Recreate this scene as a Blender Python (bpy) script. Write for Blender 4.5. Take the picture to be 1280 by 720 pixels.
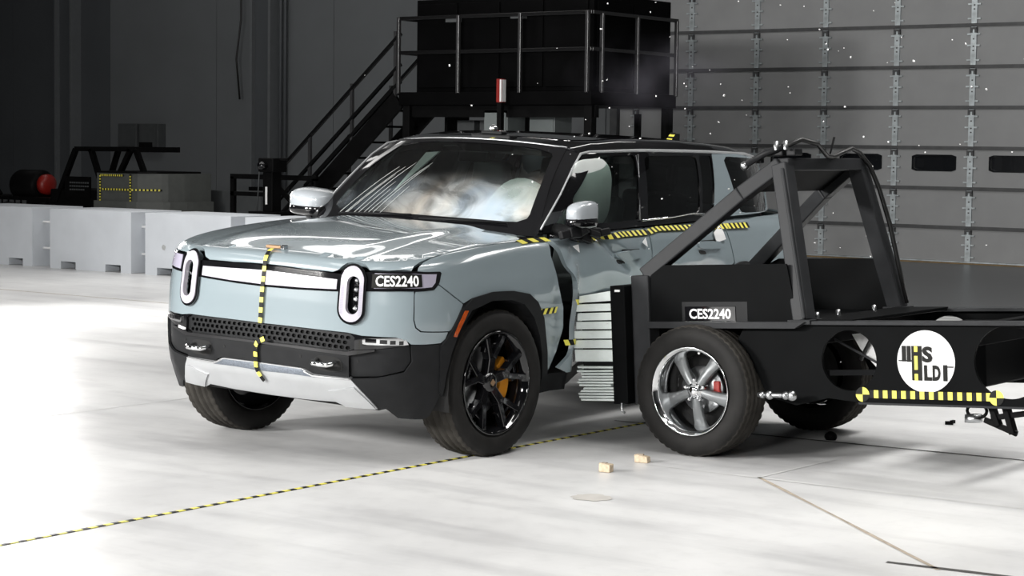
import bpy, bmesh, math, random
import numpy as np
from mathutils import Vector, Matrix
from mathutils.geometry import delaunay_2d_cdt
random.seed(7); np.random.seed(7)
for _o in list(bpy.data.objects): bpy.data.objects.remove(_o)
SC = bpy.context.scene
COL = SC.collection
PI = math.pi

# ------------------------------------------------------------------ camera
CAM_F, CAM_PITCH, CAM_ROLL, CAM_YAW = 2479.18, 0.0717, 0.0132, 0.6427
_cp, _sp, _cr, _sr = math.cos(CAM_PITCH), math.sin(CAM_PITCH), math.cos(CAM_ROLL), math.sin(CAM_ROLL)
_rz = Matrix.Rotation(CAM_YAW, 3, 'Z')
_f = _rz @ Vector((0, _cp, -_sp)); _u0 = _rz @ Vector((0, _sp, _cp)); _r0 = _rz @ Vector((1, 0, 0))
_cx = _r0*_cr + _u0*_sr; _cy = _u0*_cr - _r0*_sr; _cz = -_f
_cd = bpy.data.cameras.new('camera'); CAM = bpy.data.objects.new('camera', _cd); COL.objects.link(CAM)
CAM.matrix_world = Matrix(((_cx.x,_cy.x,_cz.x,6.80),(_cx.y,_cy.y,_cz.y,-8.72),(_cx.z,_cy.z,_cz.z,1.744),(0,0,0,1)))
_cd.sensor_width = 36; _cd.lens = CAM_F*36/1280; _cd.clip_end = 200; _cd.clip_start = .1
SC.camera = CAM

# ------------------------------------------------------------------ world, lights, exposure
W = bpy.data.worlds.new('world'); SC.world = W; W.use_nodes = True
W.node_tree.nodes['Background'].inputs[0].default_value = (.6,.7,.8,1)
W.node_tree.nodes['Background'].inputs[1].default_value = .02
SC.view_settings.view_transform = 'Standard'; SC.view_settings.look = 'None'
SC.view_settings.gamma = 1; SC.view_settings.use_curve_mapping = False
SC.view_settings.exposure = -0.53

LAMP = .64
def area(name, loc, sx, sy, power, rot=(0,0,0), col=(1,.985,.96), spread=180):
    l = bpy.data.lights.new(name, 'AREA'); l.shape = 'RECTANGLE'; l.size = sx; l.size_y = sy
    l.energy = power*LAMP; l.color = col; l.spread = math.radians(spread)
    o = bpy.data.objects.new(name, l); o.location = loc; o.rotation_euler = rot; COL.objects.link(o); return o
# lamp bank in front of the crash area, softer rows over its right side, strong floods from the left
def aim(loc, tgt):
    return (Vector(tgt)-Vector(loc)).to_track_quat('-Z', 'Y').to_euler()
for i in range(4):
    area('overhead_lamp', (-6.4+3.3*i, -5.2, 7.2), .8, 4.4, 70, spread=130)
for i in range(2):
    area('overhead_lamp', (2.6+2.6*i, .2, 7.2), .7, 5.0, 150, spread=95)
for loc, tgt, p in (((-13.5,-4.5,5.2),(-2,1,0),470), ((-15.5,7.5,5.2),(-3,2.5,0),420), ((-10.8,4.4,2.3),(0,1.8,0),480), ((-7.0,-12.0,4.4),(-1.5,-.5,.8),2700), ((-2.2,-13.6,4.8),(-.6,.2,.8),1250), ((4.6,-12.6,4.4),(-.2,.3,.9),620)):
    area('flood_and_fill', loc, 2.6, 1.3, p, aim(loc, tgt), spread=130)  # last two are unseen fills added to brighten the fender and honeycomb
area('overhead_lamp', (-12.5, 2.0, 7.4), .8, 6.0, 150, spread=140)
area('overhead_lamp', (-9.5, 6.6, 7.4), .8, 4.0, 200, spread=120)
area('overhead_lamp', (3.4, 8.8, 7.4), 4.2, 2.0, 760, spread=130)
area('overhead_lamp', (2.8, 4.6, 7.3), 1.2, 4.5, 380, spread=85)
for x in (-13.5, -9.5, -5.5):
    area('rear_lamp', (x, 11.5, 8.3), .9, 5.5, 140)
area('rear_lamp', (-9.5, 8.2, 8.3), 9.0, .9, 170)
area('wall_fill', (-5.0, 13.4, 7.2), 9.0, .6, 95, (math.radians(28),0,0))  # unseen fills added to brighten the garage door and back wall
area('wall_fill', (-20.0, 14.0, 8.6), 8.0, .6, 200, (math.radians(30),0,0))

# ------------------------------------------------------------------ helpers
def link(o, parent=None):
    COL.objects.link(o)
    if parent is not None: o.parent = parent
    return o
def tag(o, label=None, cat=None, group=None, kind=None):
    if label: o['label'] = label
    if cat: o['category'] = cat
    if group: o['group'] = group
    if kind: o['kind'] = kind
    return o
def empty(name, loc=(0,0,0), rot=(0,0,0), label=None, cat=None, group=None):
    o = bpy.data.objects.new(name, None); o.location = loc; o.rotation_euler = rot
    o.empty_display_size = .1; COL.objects.link(o); return tag(o, label, cat, group)
def copy_tree(o, parent=None):
    c = o.copy(); COL.objects.link(c)
    if parent is not None: c.parent = parent
    for ch in list(o.children): copy_tree(ch, c)
    return c

class MB:
    """collects verts/faces, builds ONE mesh object"""
    def __init__(s): s.v = []; s.f = []; s.m = []; s.sm = []
    def add(s, vs, fs, mi=0, smooth=False):
        k = len(s.v); s.v += [tuple(map(float, q)) for q in vs]
        for q in fs: s.f.append([k+i for i in q]); s.m.append(mi); s.sm.append(smooth)
        return s
    def box(s, c, d, rot=None, mi=0, taper=1.0):
        vs = []
        for z in (-1, 1):
            t = taper if z > 0 else 1
            for x, y in ((-1,-1),(1,-1),(1,1),(-1,1)):
                p = Vector((x*d[0]/2*t, y*d[1]/2*t, z*d[2]/2))
                if rot is not None: p = rot @ p
                vs.append(p + Vector(c))
        return s.add(vs, [(3,2,1,0),(4,5,6,7),(0,1,5,4),(1,2,6,5),(2,3,7,6),(3,0,4,7)], mi)
    def b2(s, a, b, mi=0):   # box from min corner to max corner
        return s.box([(a[i]+b[i])/2 for i in range(3)], [abs(b[i]-a[i]) for i in range(3)], None, mi)
    def beam(s, p, q, w, h, up=(0,0,1), mi=0):
        p = Vector(p); q = Vector(q); d = (q-p); L = d.length; d.normalize()
        sx = d.cross(Vector(up))
        if sx.length < 1e-4: sx = d.cross(Vector((1,0,0)))
        sx.normalize(); uy = sx.cross(d)
        vs = []
        for e in (p, q):
            for a, b in ((-1,-1),(1,-1),(1,1),(-1,1)): vs.append(e + sx*(a*w/2) + uy*(b*h/2))
        return s.add(vs, [(0,1,2,3),(7,6,5,4),(0,4,5,1),(1,5,6,2),(2,6,7,3),(3,7,4,0)], mi)
    def tube(s, pts, r, n=10, mi=0, caps=True, closed=False):
        pts = [Vector(p) for p in pts]; N = len(pts)
        rr = r if hasattr(r, '__len__') else [r]*N
        vs = []; last = None
        for i, p in enumerate(pts):
            a = pts[(i-1) % N] if (i > 0 or closed) else pts[0]; b = pts[(i+1) % N] if (i < N-1 or closed) else pts[-1]
            d = (b-a).normalized()
            if last is None:
                x = d.cross(Vector((0,0,1)));
                if x.length < 1e-3: x = d.cross(Vector((1,0,0)))
            else: x = last - d*last.dot(d)
            x.normalize(); last = x; y = d.cross(x)
            for k in range(n):
                t = 2*PI*k/n; vs.append(p + x*(math.cos(t)*rr[i]) + y*(math.sin(t)*rr[i]))
        fs = []
        for i in range(N if closed else N-1):
            j = (i+1) % N
            for k in range(n): fs.append((i*n+k, i*n+(k+1) % n, j*n+(k+1) % n, j*n+k))
        s.add(vs, fs, mi, True)
        if caps and not closed:
            k0 = len(s.v)-N*n
            s.f.append([k0+k for k in range(n)][::-1]); s.m.append(mi); s.sm.append(False)
            s.f.append([k0+(N-1)*n+k for k in range(n)]); s.m.append(mi); s.sm.append(False)
        return s
    def lathe(s, prof, n=48, axis='Y', c=(0,0,0), mi=0, closed=False, smooth=True, mod=None):
        """prof: (radius, offset along axis); mod(k, i) -> radius change"""
        vs = []
        for k in range(n):
            t = 2*PI*k/n
            for i, (r, o) in enumerate(prof):
                if mod: r = r + mod(k, i)
                a, b = r*math.cos(t), r*math.sin(t)
                p = {'Y': (a, o, b), 'X': (o, a, b), 'Z': (a, b, o)}[axis]
                vs.append((p[0]+c[0], p[1]+c[1], p[2]+c[2]))
        m = len(prof); fs = []
        for k in range(n):
            k2 = (k+1) % n
            for i in range(m if closed else m-1):
                j = (i+1) % m; fs.append((k*m+i, k2*m+i, k2*m+j, k*m+j))
        return s.add(vs, fs, mi, smooth)
    def sphere(s, c, r, nu=16, nv=10, mi=0):
        r = r if hasattr(r, '__len__') else (r, r, r)
        vs = [(c[0], c[1], c[2]-r[2])]
        for j in range(1, nv):
            t = -PI/2+PI*j/nv
            for k in range(nu):
                a = 2*PI*k/nu; vs.append((c[0]+r[0]*math.cos(t)*math.cos(a), c[1]+r[1]*math.cos(t)*math.sin(a), c[2]+r[2]*math.sin(t)))
        vs.append((c[0], c[1], c[2]+r[2])); L = len(vs)-1; fs = []
        for k in range(nu):
            k2 = (k+1) % nu; fs.append((0, 1+k2, 1+k)); fs.append((L, L-nu+k, L-nu+k2))
            for j in range(nv-2): fs.append((1+j*nu+k, 1+j*nu+k2, 1+(j+1)*nu+k2, 1+(j+1)*nu+k))
        return s.add(vs, fs, mi, True)
    def slab(s, outline, holes, fn, d0, d1, mi=0, rimi=None):
        """2D outline (with holes) -> solid; fn(u,v,d) -> 3D"""
        vs2, tris, loops = cdt(outline, holes, None)
        a = [fn(u, v, d1) for u, v in vs2]; b = [fn(u, v, d0) for u, v in vs2]; n = len(vs2)
        s.add(a+b, [t for t in tris]+[tuple(n+i for i in t[::-1]) for t in tris], mi)
        ri = mi if rimi is None else rimi
        for lp in loops:
            k = len(lp); vv = [a[i] for i in lp]+[b[i] for i in lp]
            s.add(vv, [((i+1) % k, i, k+i, k+(i+1) % k) for i in range(k)], ri)
        return s
    def build(s, name, mats, parent=None, bevel=0, seg=2, recalc=True, auto=False):
        me = bpy.data.meshes.new(name); me.from_pydata(s.v, [], s.f)
        ms = mats if isinstance(mats, (list, tuple)) else [mats]
        for m in ms: me.materials.append(m)
        me.polygons.foreach_set('material_index', s.m); me.polygons.foreach_set('use_smooth', s.sm)
        if recalc:
            bm = bmesh.new(); bm.from_mesh(me); bmesh.ops.recalc_face_normals(bm, faces=bm.faces); bm.to_mesh(me); bm.free()
        me.update()
        o = bpy.data.objects.new(name, me); link(o, parent)
        if bevel:
            b = o.modifiers.new('bevel', 'BEVEL'); b.width = bevel; b.segments = seg; b.limit_method = 'ANGLE'; b.angle_limit = .6
            b.harden_normals = False
        return o

def in_poly(P, poly):
    x, y = P[:, 0], P[:, 1]; r = np.zeros(len(P), bool); poly = np.asarray(poly); n = len(poly)
    for i in range(n):
        x1, y1 = poly[i]; x2, y2 = poly[(i+1) % n]
        if y1 == y2: continue
        c = (y1 > y) != (y2 > y)
        r ^= c & (x < (x2-x1)*(y-y1)/(y2-y1)+x1)
    return r
def edge_dist(P, poly):
    poly = np.asarray(poly, float); d = np.full(len(P), 1e9); n = len(poly)
    for i in range(n):
        a = poly[i]; b = poly[(i+1) % n]; ab = b-a; L = (ab@ab) or 1e-12
        t = np.clip(((P-a)@ab)/L, 0, 1); d = np.minimum(d, np.linalg.norm(P-a-t[:, None]*ab, axis=1))
    return d
def resample(poly, step):
    out = []; n = len(poly)
    for i in range(n):
        a = np.array(poly[i], float); b = np.array(poly[(i+1) % n], float)
        k = max(1, int(math.ceil(np.linalg.norm(b-a)/step)))
        for j in range(k): out.append(tuple(a+(b-a)*j/k))
    return out
def rounded(poly, it=2, k=.22):
    for _ in range(it):
        o = []; n = len(poly)
        for i in range(n):
            a = np.array(poly[i], float); b = np.array(poly[(i+1) % n], float)
            o += [tuple(a+(b-a)*k), tuple(b-(b-a)*k)]
        poly = o
    return poly
def cdt(outline, holes=None, step=None):
    loops2 = [list(outline)]+[list(h) for h in (holes or [])]
    if step: loops2 = [resample(l, step) for l in loops2]
    V = []; E = []; 
    for l in loops2:
        k = len(V); V += l; E += [(k+i, k+(i+1) % len(l)) for i in range(len(l))]
    if step:
        o = np.array(loops2[0]); lo, hi = o.min(0), o.max(0)
        gx = np.arange(lo[0]+step*.5, hi[0], step); gy = np.arange(lo[1]+step*.5, hi[1], step)
        G = np.stack(np.meshgrid(gx, gy), -1).reshape(-1, 2)
        G = G + (np.random.rand(*G.shape)-.5)*step*.02
        if len(G):
            m = in_poly(G, loops2[0])
            for h in loops2[1:]: m &= ~in_poly(G, h)
            G = G[m]
            for l in loops2: 
                if len(G): G = G[edge_dist(G, l) > step*.45]
            V = V+[tuple(g) for g in G]
    rv, re, rf, ov, oe, of = delaunay_2d_cdt([Vector((float(a), float(b))) for a, b in V], E, [], 0, 1e-7)
    R = np.array([(q.x, q.y) for q in rv]); tris = [tuple(t) for t in rf]
    if tris:
        c = np.array([R[list(t)].mean(0) for t in tris]); m = in_poly(c, loops2[0])
        for h in loops2[1:]: m &= ~in_poly(c, h)
        tris = [t for t, k in zip(tris, m) if k]
    # orient CCW
    o2 = []
    for t in tris:
        a, b, c = R[t[0]], R[t[1]], R[t[2]]
        o2.append(t if (b[0]-a[0])*(c[1]-a[1])-(b[1]-a[1])*(c[0]-a[0]) > 0 else t[::-1])
    # boundary loops from edges used once
    from collections import defaultdict
    cnt = defaultdict(int)
    for t in o2:
        for i in range(len(t)): cnt[(t[i], t[(i+1) % len(t)])] += 1
    nxt = {a: b for (a, b) in cnt if (b, a) not in cnt}
    loops = []; seen = set()
    for st in list(nxt):
        if st in seen: continue
        lp = []; q = st
        while q in nxt and q not in seen: seen.add(q); lp.append(q); q = nxt[q]
        if len(lp) > 2: loops.append(lp)
    return [tuple(q) for q in R], o2, loops

def text_mesh(txt, size=1.0, bold=.02, sx=1.0):
    """-> (verts 2D numpy, faces) of flat lettering, centred"""
    c = bpy.data.curves.new('lettering', 'FONT'); c.body = txt; c.size = size; c.offset = bold*size; c.resolution_u = 3
    o = bpy.data.objects.new('lettering', c); COL.objects.link(o)
    dg = bpy.context.evaluated_depsgraph_get()
    me = bpy.data.meshes.new_from_object(o.evaluated_get(dg))
    v = np.array([(q.co.x*sx, q.co.y) for q in me.vertices]); f = [tuple(p.vertices) for p in me.polygons]
    bpy.data.objects.remove(o); bpy.data.curves.remove(c); bpy.data.meshes.remove(me)
    v -= (v.min(0)+v.max(0))/2
    return v, f

# ------------------------------------------------------------------ materials
def nodes(name):
    m = bpy.data.materials.new(name); m.use_nodes = True; nt = m.node_tree
    return m, nt, nt.nodes['Principled BSDF']
def mat(name, col, rough=.5, metal=0, coat=0, var=.06, scale=8, bump=0, bscale=60, spec=.5, emit=None, es=0, coord='Object', rvar=.08):
    m, nt, b = nodes(name); N = nt.nodes; L = nt.links
    tc = N.new('ShaderNodeTexCoord'); nz = N.new('ShaderNodeTexNoise'); nz.inputs['Scale'].default_value = scale; nz.inputs['Detail'].default_value = 5
    L.new(tc.outputs[coord], nz.inputs['Vector'])
    cr = N.new('ShaderNodeValToRGB'); c = np.array(col[:3])
    cr.color_ramp.elements[0].position = .3; cr.color_ramp.elements[1].position = .7
    cr.color_ramp.elements[0].color = (*(c*(1-var)), 1); cr.color_ramp.elements[1].color = (*np.minimum(c*(1+var), 1), 1)
    L.new(nz.outputs['Fac'], cr.inputs['Fac']); L.new(cr.outputs['Color'], b.inputs['Base Color'])
    mr = N.new('ShaderNodeMapRange'); mr.inputs['To Min'].default_value = max(0, rough-rvar*rough); mr.inputs['To Max'].default_value = min(1, rough+rvar*rough)
    L.new(nz.outputs['Fac'], mr.inputs['Value']); L.new(mr.outputs['Result'], b.inputs['Roughness'])
    b.inputs['Metallic'].default_value = metal; b.inputs['Coat Weight'].default_value = coat; b.inputs['Coat Roughness'].default_value = .02
    b.inputs['Specular IOR Level'].default_value = spec
    if bump:
        n2 = N.new('ShaderNodeTexNoise'); n2.inputs['Scale'].default_value = bscale; n2.inputs['Detail'].default_value = 4
        L.new(tc.outputs[coord], n2.inputs['Vector'])
        bp = N.new('ShaderNodeBump'); bp.inputs['Strength'].default_value = bump; bp.inputs['Distance'].default_value = .01
        L.new(n2.outputs['Fac'], bp.inputs['Height']); L.new(bp.outputs['Normal'], b.inputs['Normal'])
    if emit is not None:
        b.inputs['Emission Color'].default_value = (*emit, 1); b.inputs['Emission Strength'].default_value = es
    return m
def glass_mat(name, tint, gloss_rough=.01, dust=None, dustcol=(.8,.82,.83)):
    """thin pane: tinted see-through + mirror-like reflection by fresnel, optional film of dust and painted haze"""
    m = bpy.data.materials.new(name); m.use_nodes = True; nt = m.node_tree; N = nt.nodes; L = nt.links
    N.remove(N['Principled BSDF']); out = N['Material Output']
    tr = N.new('ShaderNodeBsdfTransparent'); tr.inputs[0].default_value = (*tint, 1)
    gl = N.new('ShaderNodeBsdfGlossy'); gl.inputs['Roughness'].default_value = gloss_rough; gl.inputs[0].default_value = (1,1,1,1)
    fr = N.new('ShaderNodeFresnel'); fr.inputs[0].default_value = 1.5
    mx = N.new('ShaderNodeMixShader'); L.new(fr.outputs[0], mx.inputs[0]); L.new(tr.outputs[0], mx.inputs[1]); L.new(gl.outputs[0], mx.inputs[2])
    last = mx
    if dust: last = dust(nt, mx)
    L.new(last.outputs[0], out.inputs['Surface']); return m
# ------------------------------------------------------------------ shared materials
M = {}
M['paint'] = mat('grey_blue_paint', (.232,.280,.302), .22, 0, 1.0, var=.01, scale=3, rvar=.03, spec=.5)
M['gloss_black'] = mat('gloss_black', (.006,.006,.007), .06, 0, .6, var=.1)
M['satin_black'] = mat('satin_black', (.012,.0125,.0135), .45, var=.12, scale=20, bump=.05, bscale=300, spec=.15)
M['black_plastic'] = mat('black_plastic', (.013,.0135,.0145), .55, var=.15, scale=14, bump=.08, bscale=400, spec=.15)
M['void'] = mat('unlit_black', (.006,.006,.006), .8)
M['rubber'] = mat('tyre_rubber', (.015,.0145,.014), .62, var=.25, scale=9, bump=.1, bscale=200, spec=.15)
M['silver'] = mat('satin_silver', (.42,.43,.44), .40, .3, var=.04)
M['silver_dark'] = mat('brushed_dark_silver', (.16,.18,.21), .4, .5, var=.25, scale=120)
M['chrome'] = mat('chrome', (.85,.86,.87), .08, 1, var=.02)
M['steel'] = mat('bare_steel', (.45,.46,.47), .3, 1, var=.1)
M['lens_white'] = mat('lamp_lens_white', (.46,.44,.49), .18, 0, .6, var=.02)
M['lens_lilac'] = mat('lamp_lens_lilac', (.36,.34,.42), .15, 0, .8, var=.05)
M['amber'] = mat('amber_lens', (.42,.07,.01), .18, 0, .8, var=.15, scale=40)
M['red_lens'] = mat('red_lens', (.42,.02,.02), .2, 0, .8)
M['orange'] = mat('caliper_orange', (.78,.30,.015), .35, 0, .3)
M['bronze'] = mat('badge_bronze', (.42,.27,.16), .3, .7)
M['white_print'] = mat('white_print', (.86,.86,.86), .5, var=.01)
M['yellow'] = mat('tape_yellow', (.80,.72,.10), .5, var=.05)
M['tape_black'] = mat('tape_black', (.010,.010,.009), .5, var=.1, spec=.15)
M['dark_cloth'] = mat('dark_upholstery', (.035,.035,.037), .8, var=.2, bump=.1)
M['grey_cloth'] = mat('grey_upholstery', (.10,.105,.11), .8, var=.1, bump=.1)
M['airbag'] = mat('airbag_fabric', (.78,.82,.80), .75, var=.04, bump=.15, bscale=120)
M['cart_black'] = mat('cart_black_paint', (.0042,.0045,.0048), .5, 0, 0, var=.14, scale=7, bump=.06, bscale=250, spec=.03)
M['cart_tube'] = mat('cart_tube_paint', (.026,.027,.029), .46, 0, 0, var=.14, scale=9, spec=.12)
M['honeycomb'] = mat('pale_green_aluminium', (.74,.80,.78), .55, 0, var=.06, scale=14, bump=.25, bscale=45)
M['spoke_grey'] = mat('spoke_grey', (.20,.21,.215), .38, .5, var=.06)
M['white_disc'] = mat('white_disc', (.80,.80,.80), .45, var=.03)
M['block_white'] = mat('painted_concrete', (.62,.65,.69), .6, var=.05, scale=2.5, bump=.06, bscale=60)
M['frame_black'] = mat('black_steel', (.004,.004,.0042), .5, var=.2, spec=.06)
M['box_black'] = mat('black_cladding', (.0022,.0022,.0024), .6, var=.25, scale=3, spec=.03)
M['rail_black'] = mat('rail_black_gloss', (.007,.007,.0075), .25, .3)
M['stone'] = mat('tan_chip', (.52,.42,.30), .7, var=.2, scale=60)
M['hide_grey'] = mat('dull_grey_box', (.07,.075,.078), .6, var=.1)
M['cabinet_grey'] = mat('cabinet_grey', (.16,.18,.18), .5, var=.05)
M['red'] = mat('red_paint', (.25,.012,.008), .4)
M['chip_grey'] = mat('chipped_concrete', (.42,.43,.43), .8, var=.2, scale=30)
M['post_gloss'] = mat('post_gloss', (.05,.05,.052), .25, .3)
M['tread'] = mat('dusty_tread', (.040,.037,.033), .8, var=.25, scale=12, spec=.1)
M['hose'] = mat('black_hose', (.012,.012,.012), .4)
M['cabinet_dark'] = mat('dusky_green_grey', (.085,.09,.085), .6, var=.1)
M['tape_dim'] = M['yellow']
M['mirror_shell'] = mat('mirror_shell_silver', (.42,.45,.48), .3, .1, .8, var=.01)

# ------------------------------------------------------------------ floor
def floor_mat():
    m, nt, b = nodes('white_floor'); N = nt.nodes; L = nt.links
    tc = N.new('ShaderNodeTexCoord')
    def noise(sc, det=6, vec=None, rough=.6):
        n = N.new('ShaderNodeTexNoise'); n.inputs['Scale'].default_value = sc; n.inputs['Detail'].default_value = det; n.inputs['Roughness'].default_value = rough
        L.new(vec or tc.outputs['Object'], n.inputs['Vector']); return n
    mp = N.new('ShaderNodeMapping'); mp.inputs['Scale'].default_value = (.35, 2.4, 1); L.new(tc.outputs['Object'], mp.inputs['Vector'])
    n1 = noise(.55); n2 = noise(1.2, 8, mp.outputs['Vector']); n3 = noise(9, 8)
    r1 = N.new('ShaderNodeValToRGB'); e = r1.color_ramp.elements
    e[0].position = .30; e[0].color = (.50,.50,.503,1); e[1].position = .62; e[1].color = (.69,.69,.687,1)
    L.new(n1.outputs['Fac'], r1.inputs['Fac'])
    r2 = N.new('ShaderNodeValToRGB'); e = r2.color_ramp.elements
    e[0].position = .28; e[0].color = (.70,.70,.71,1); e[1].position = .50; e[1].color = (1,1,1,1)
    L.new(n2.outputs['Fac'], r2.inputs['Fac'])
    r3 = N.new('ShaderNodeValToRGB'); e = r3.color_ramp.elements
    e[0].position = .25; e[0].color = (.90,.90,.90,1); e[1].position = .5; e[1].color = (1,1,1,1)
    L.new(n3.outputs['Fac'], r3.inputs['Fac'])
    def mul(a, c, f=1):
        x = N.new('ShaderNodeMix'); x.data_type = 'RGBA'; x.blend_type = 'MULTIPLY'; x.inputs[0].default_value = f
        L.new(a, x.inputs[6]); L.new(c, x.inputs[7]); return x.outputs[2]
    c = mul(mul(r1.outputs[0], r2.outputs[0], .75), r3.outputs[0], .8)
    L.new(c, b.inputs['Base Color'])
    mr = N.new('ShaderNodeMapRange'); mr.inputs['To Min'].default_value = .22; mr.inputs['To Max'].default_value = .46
    L.new(n2.outputs['Fac'], mr.inputs['Value']); L.new(mr.outputs[0], b.inputs['Roughness'])
    b.inputs['Specular IOR Level'].default_value = .35
    return m
M['floor'] = floor_mat()
M['floor_grey'] = mat('grey_floor_zone', (.085,.088,.092), .3, var=.12, scale=1.5)
M['joint'] = mat('floor_joint_dark', (.05,.048,.045), .8, var=.3, scale=12)
M['joint_brown'] = mat('floor_crack_brown', (.34,.29,.23), .8, var=.3, scale=12)
M['joint_white'] = mat('floor_line_white', (.62,.62,.615), .5, var=.05)
M['stain'] = mat('floor_stain', (.50,.48,.45), .5, var=.1, scale=9)
M['rust'] = mat('rusty_threshold', (.22,.15,.07), .7, var=.3, scale=4)
def struct(o): o['kind'] = 'structure'; return o

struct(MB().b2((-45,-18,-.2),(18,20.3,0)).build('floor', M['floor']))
struct(MB().b2((-9.6,10.8,0),(18,20.2,.004)).build('trim_1', M['floor_grey']))  # darker grey sheet over the floor before the garage door
struct(MB().b2((-9.6,19.98,.004),(2,20.10,.02)).build('trim_2', M['rust']))
def strip(name, p, q, w, m, z=.0025):
    p = Vector((p[0],p[1],0)); q = Vector((q[0],q[1],0)); d = (q-p).normalized(); n = Vector((-d.y,d.x,0))*w/2
    k = max(2, int((q-p).length/.35)); mb = MB(); vs = []
    for i in range(k+1):
        c = p+(q-p)*i/k + n*(random.uniform(-.25,.25)); ww = random.uniform(.6,1.2)
        vs += [c-n*ww+Vector((0,0,z)), c+n*ww+Vector((0,0,z))]
    mb.add(vs, [(2*i,2*i+2,2*i+3,2*i+1) for i in range(k)])
    return struct(mb.build(name, m, recalc=False))
strip('trim_3', (-.2,1.74), (3.6,2.05), .035, M['joint'])
strip('trim_4', (.9,.40), (4.6,.56), .028, M['joint_white'])
strip('trim_5', (1.60,.44), (3.34,-1.10), .022, M['joint_brown'])
strip('trim_6', (1.60,.44), (1.62,1.25), .022, M['joint_white'])
strip('trim_7', (3.10,-1.10), (5.2,-.85), .035, M['joint'])
strip('trim_8', (-14,6.1), (-3.2,6.1), .03, M['joint_brown'], .002)
strip('trim_9', (-3.0,-6.5), (-3.0,2.6), .02, M['joint_white'], .002)
def blot(name, c, a, b, m):
    mb = MB(); vs = [(c[0],c[1],.0022)]
    for k in range(28):
        t = 2*PI*k/28; r = random.uniform(.85,1.1); vs.append((c[0]+a*r*math.cos(t), c[1]+b*r*math.sin(t), .0022))
    mb.add(vs, [(0,1+k,1+(k+1)%28) for k in range(28)]); return struct(mb.build(name, m, recalc=False))
blot('trim_10', (1.27,-.65), .10, .10, M['stain'])

# black and yellow tape stuck along the floor
mb = MB(); k = 0; y = -9.0
while y < 3.2:
    mb.b2((-.013,y,0.0005),(.013,y+.045,.0035), k % 2); y += .045; k += 1
tag(mb.build('floor_tape', [M['yellow'], M['tape_black']]), 'thin black and yellow dashed tape line running under the vehicle on the white floor', 'tape')

# ------------------------------------------------------------------ walls
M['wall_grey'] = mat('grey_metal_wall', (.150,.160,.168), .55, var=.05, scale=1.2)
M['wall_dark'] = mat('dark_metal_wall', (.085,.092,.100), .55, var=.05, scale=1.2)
M['column'] = mat('grey_column_paint', (.15,.16,.168), .5, var=.05)
M['roof_dark'] = mat('dark_roof', (.10,.10,.10), .8)
M['door_panel'] = mat('garage_panel_grey', (.30,.305,.31), .5, var=.05, scale=2.5, bump=.03, bscale=30)
M['door_seam'] = mat('garage_seam_dark', (.07,.072,.075), .5, var=.2)
M['galv'] = mat('galvanised_steel', (.55,.60,.62), .4, .55, var=.22, scale=10)
M['pane_dark'] = mat('dark_pane', (.006,.007,.009), .2, 0, .3)
wb = MB().b2((-45,20.3,0),(-12.75,20.5,9.2)).build('wall_back', M['wall_grey']); struct(wb)
x = -44.0; mb = MB()
for i in range(10):
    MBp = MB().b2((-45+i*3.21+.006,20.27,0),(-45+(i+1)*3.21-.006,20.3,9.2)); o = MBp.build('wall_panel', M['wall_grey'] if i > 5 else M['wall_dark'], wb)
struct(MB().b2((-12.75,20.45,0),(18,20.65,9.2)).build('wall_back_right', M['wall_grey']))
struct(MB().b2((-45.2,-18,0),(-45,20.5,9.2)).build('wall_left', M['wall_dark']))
struct(MB().b2((18,-18,0),(18.2,20.5,9.2)).build('wall_right', M['wall_grey']))
struct(MB().b2((-45.2,-18.2,0),(18.2,-18,9.2)).build('wall_front', M['wall_grey']))
struct(MB().b2((-45.2,-18.2,9.2),(18.2,20.7,9.4)).build('ceiling', M['roof_dark']))
def column(xc, name):
    r = empty(name, (xc,20.1,0)); struct(r)
    MB().b2((-.28,-.1,0),(-.22,.17,9.2)).build('flange', M['column'], r); MB().b2((.22,-.1,0),(.28,.17,9.2)).build('flange', M['column'], r)
    MB().b2((-.22,.0,0),(.22,.05,9.2)).build('web', M['wall_dark'], r)
    return r
column(-26.95, 'trim_11'); column(-21.05, 'trim_12')
c3 = column(-33, 'trim_13')
tag(MB().tube([(-21.62,20.05,9),(-21.62,20.05,4.2),(-21.75,20.05,3.4),(-21.7,20.1,2.6)], .02, 6).build('wall_cable', M['hose']), 'black cable hanging down the dark back wall beside the steel column', 'cable')
for xx,w_ in ((-20.62,'next to the steel column'),(-20.5,'farther from the steel column')): tag(MB().tube([(xx,20.15,0),(xx,20.15,9.1)], .035, 8).build('conduit', M['wall_dark']), 'grey conduit pipe on the back wall, the one of two '+w_, 'pipe', 'conduit pipes by the column')
b1 = MB().b2((-25.25,20.05,1.58),(-24.68,20.3,2.1)).build('wall_box', M['hide_grey'], bevel=.01); tag(b1, 'left one of two flat grey boxes on the dark back wall', 'box')
MB().b2((-25.2,20.03,1.63),(-24.73,20.06,2.05)).build('door', M['hide_grey'], b1)
b2_ = MB().b2((-24.60,20.05,1.58),(-24.02,20.3,2.1)).build('wall_box', M['hide_grey'], bevel=.01); tag(b2_, 'right one of two flat grey boxes on the dark back wall', 'box')
MB().b2((-24.55,20.03,1.63),(-24.07,20.06,2.05)).build('door', M['hide_grey'], b2_)

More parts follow.
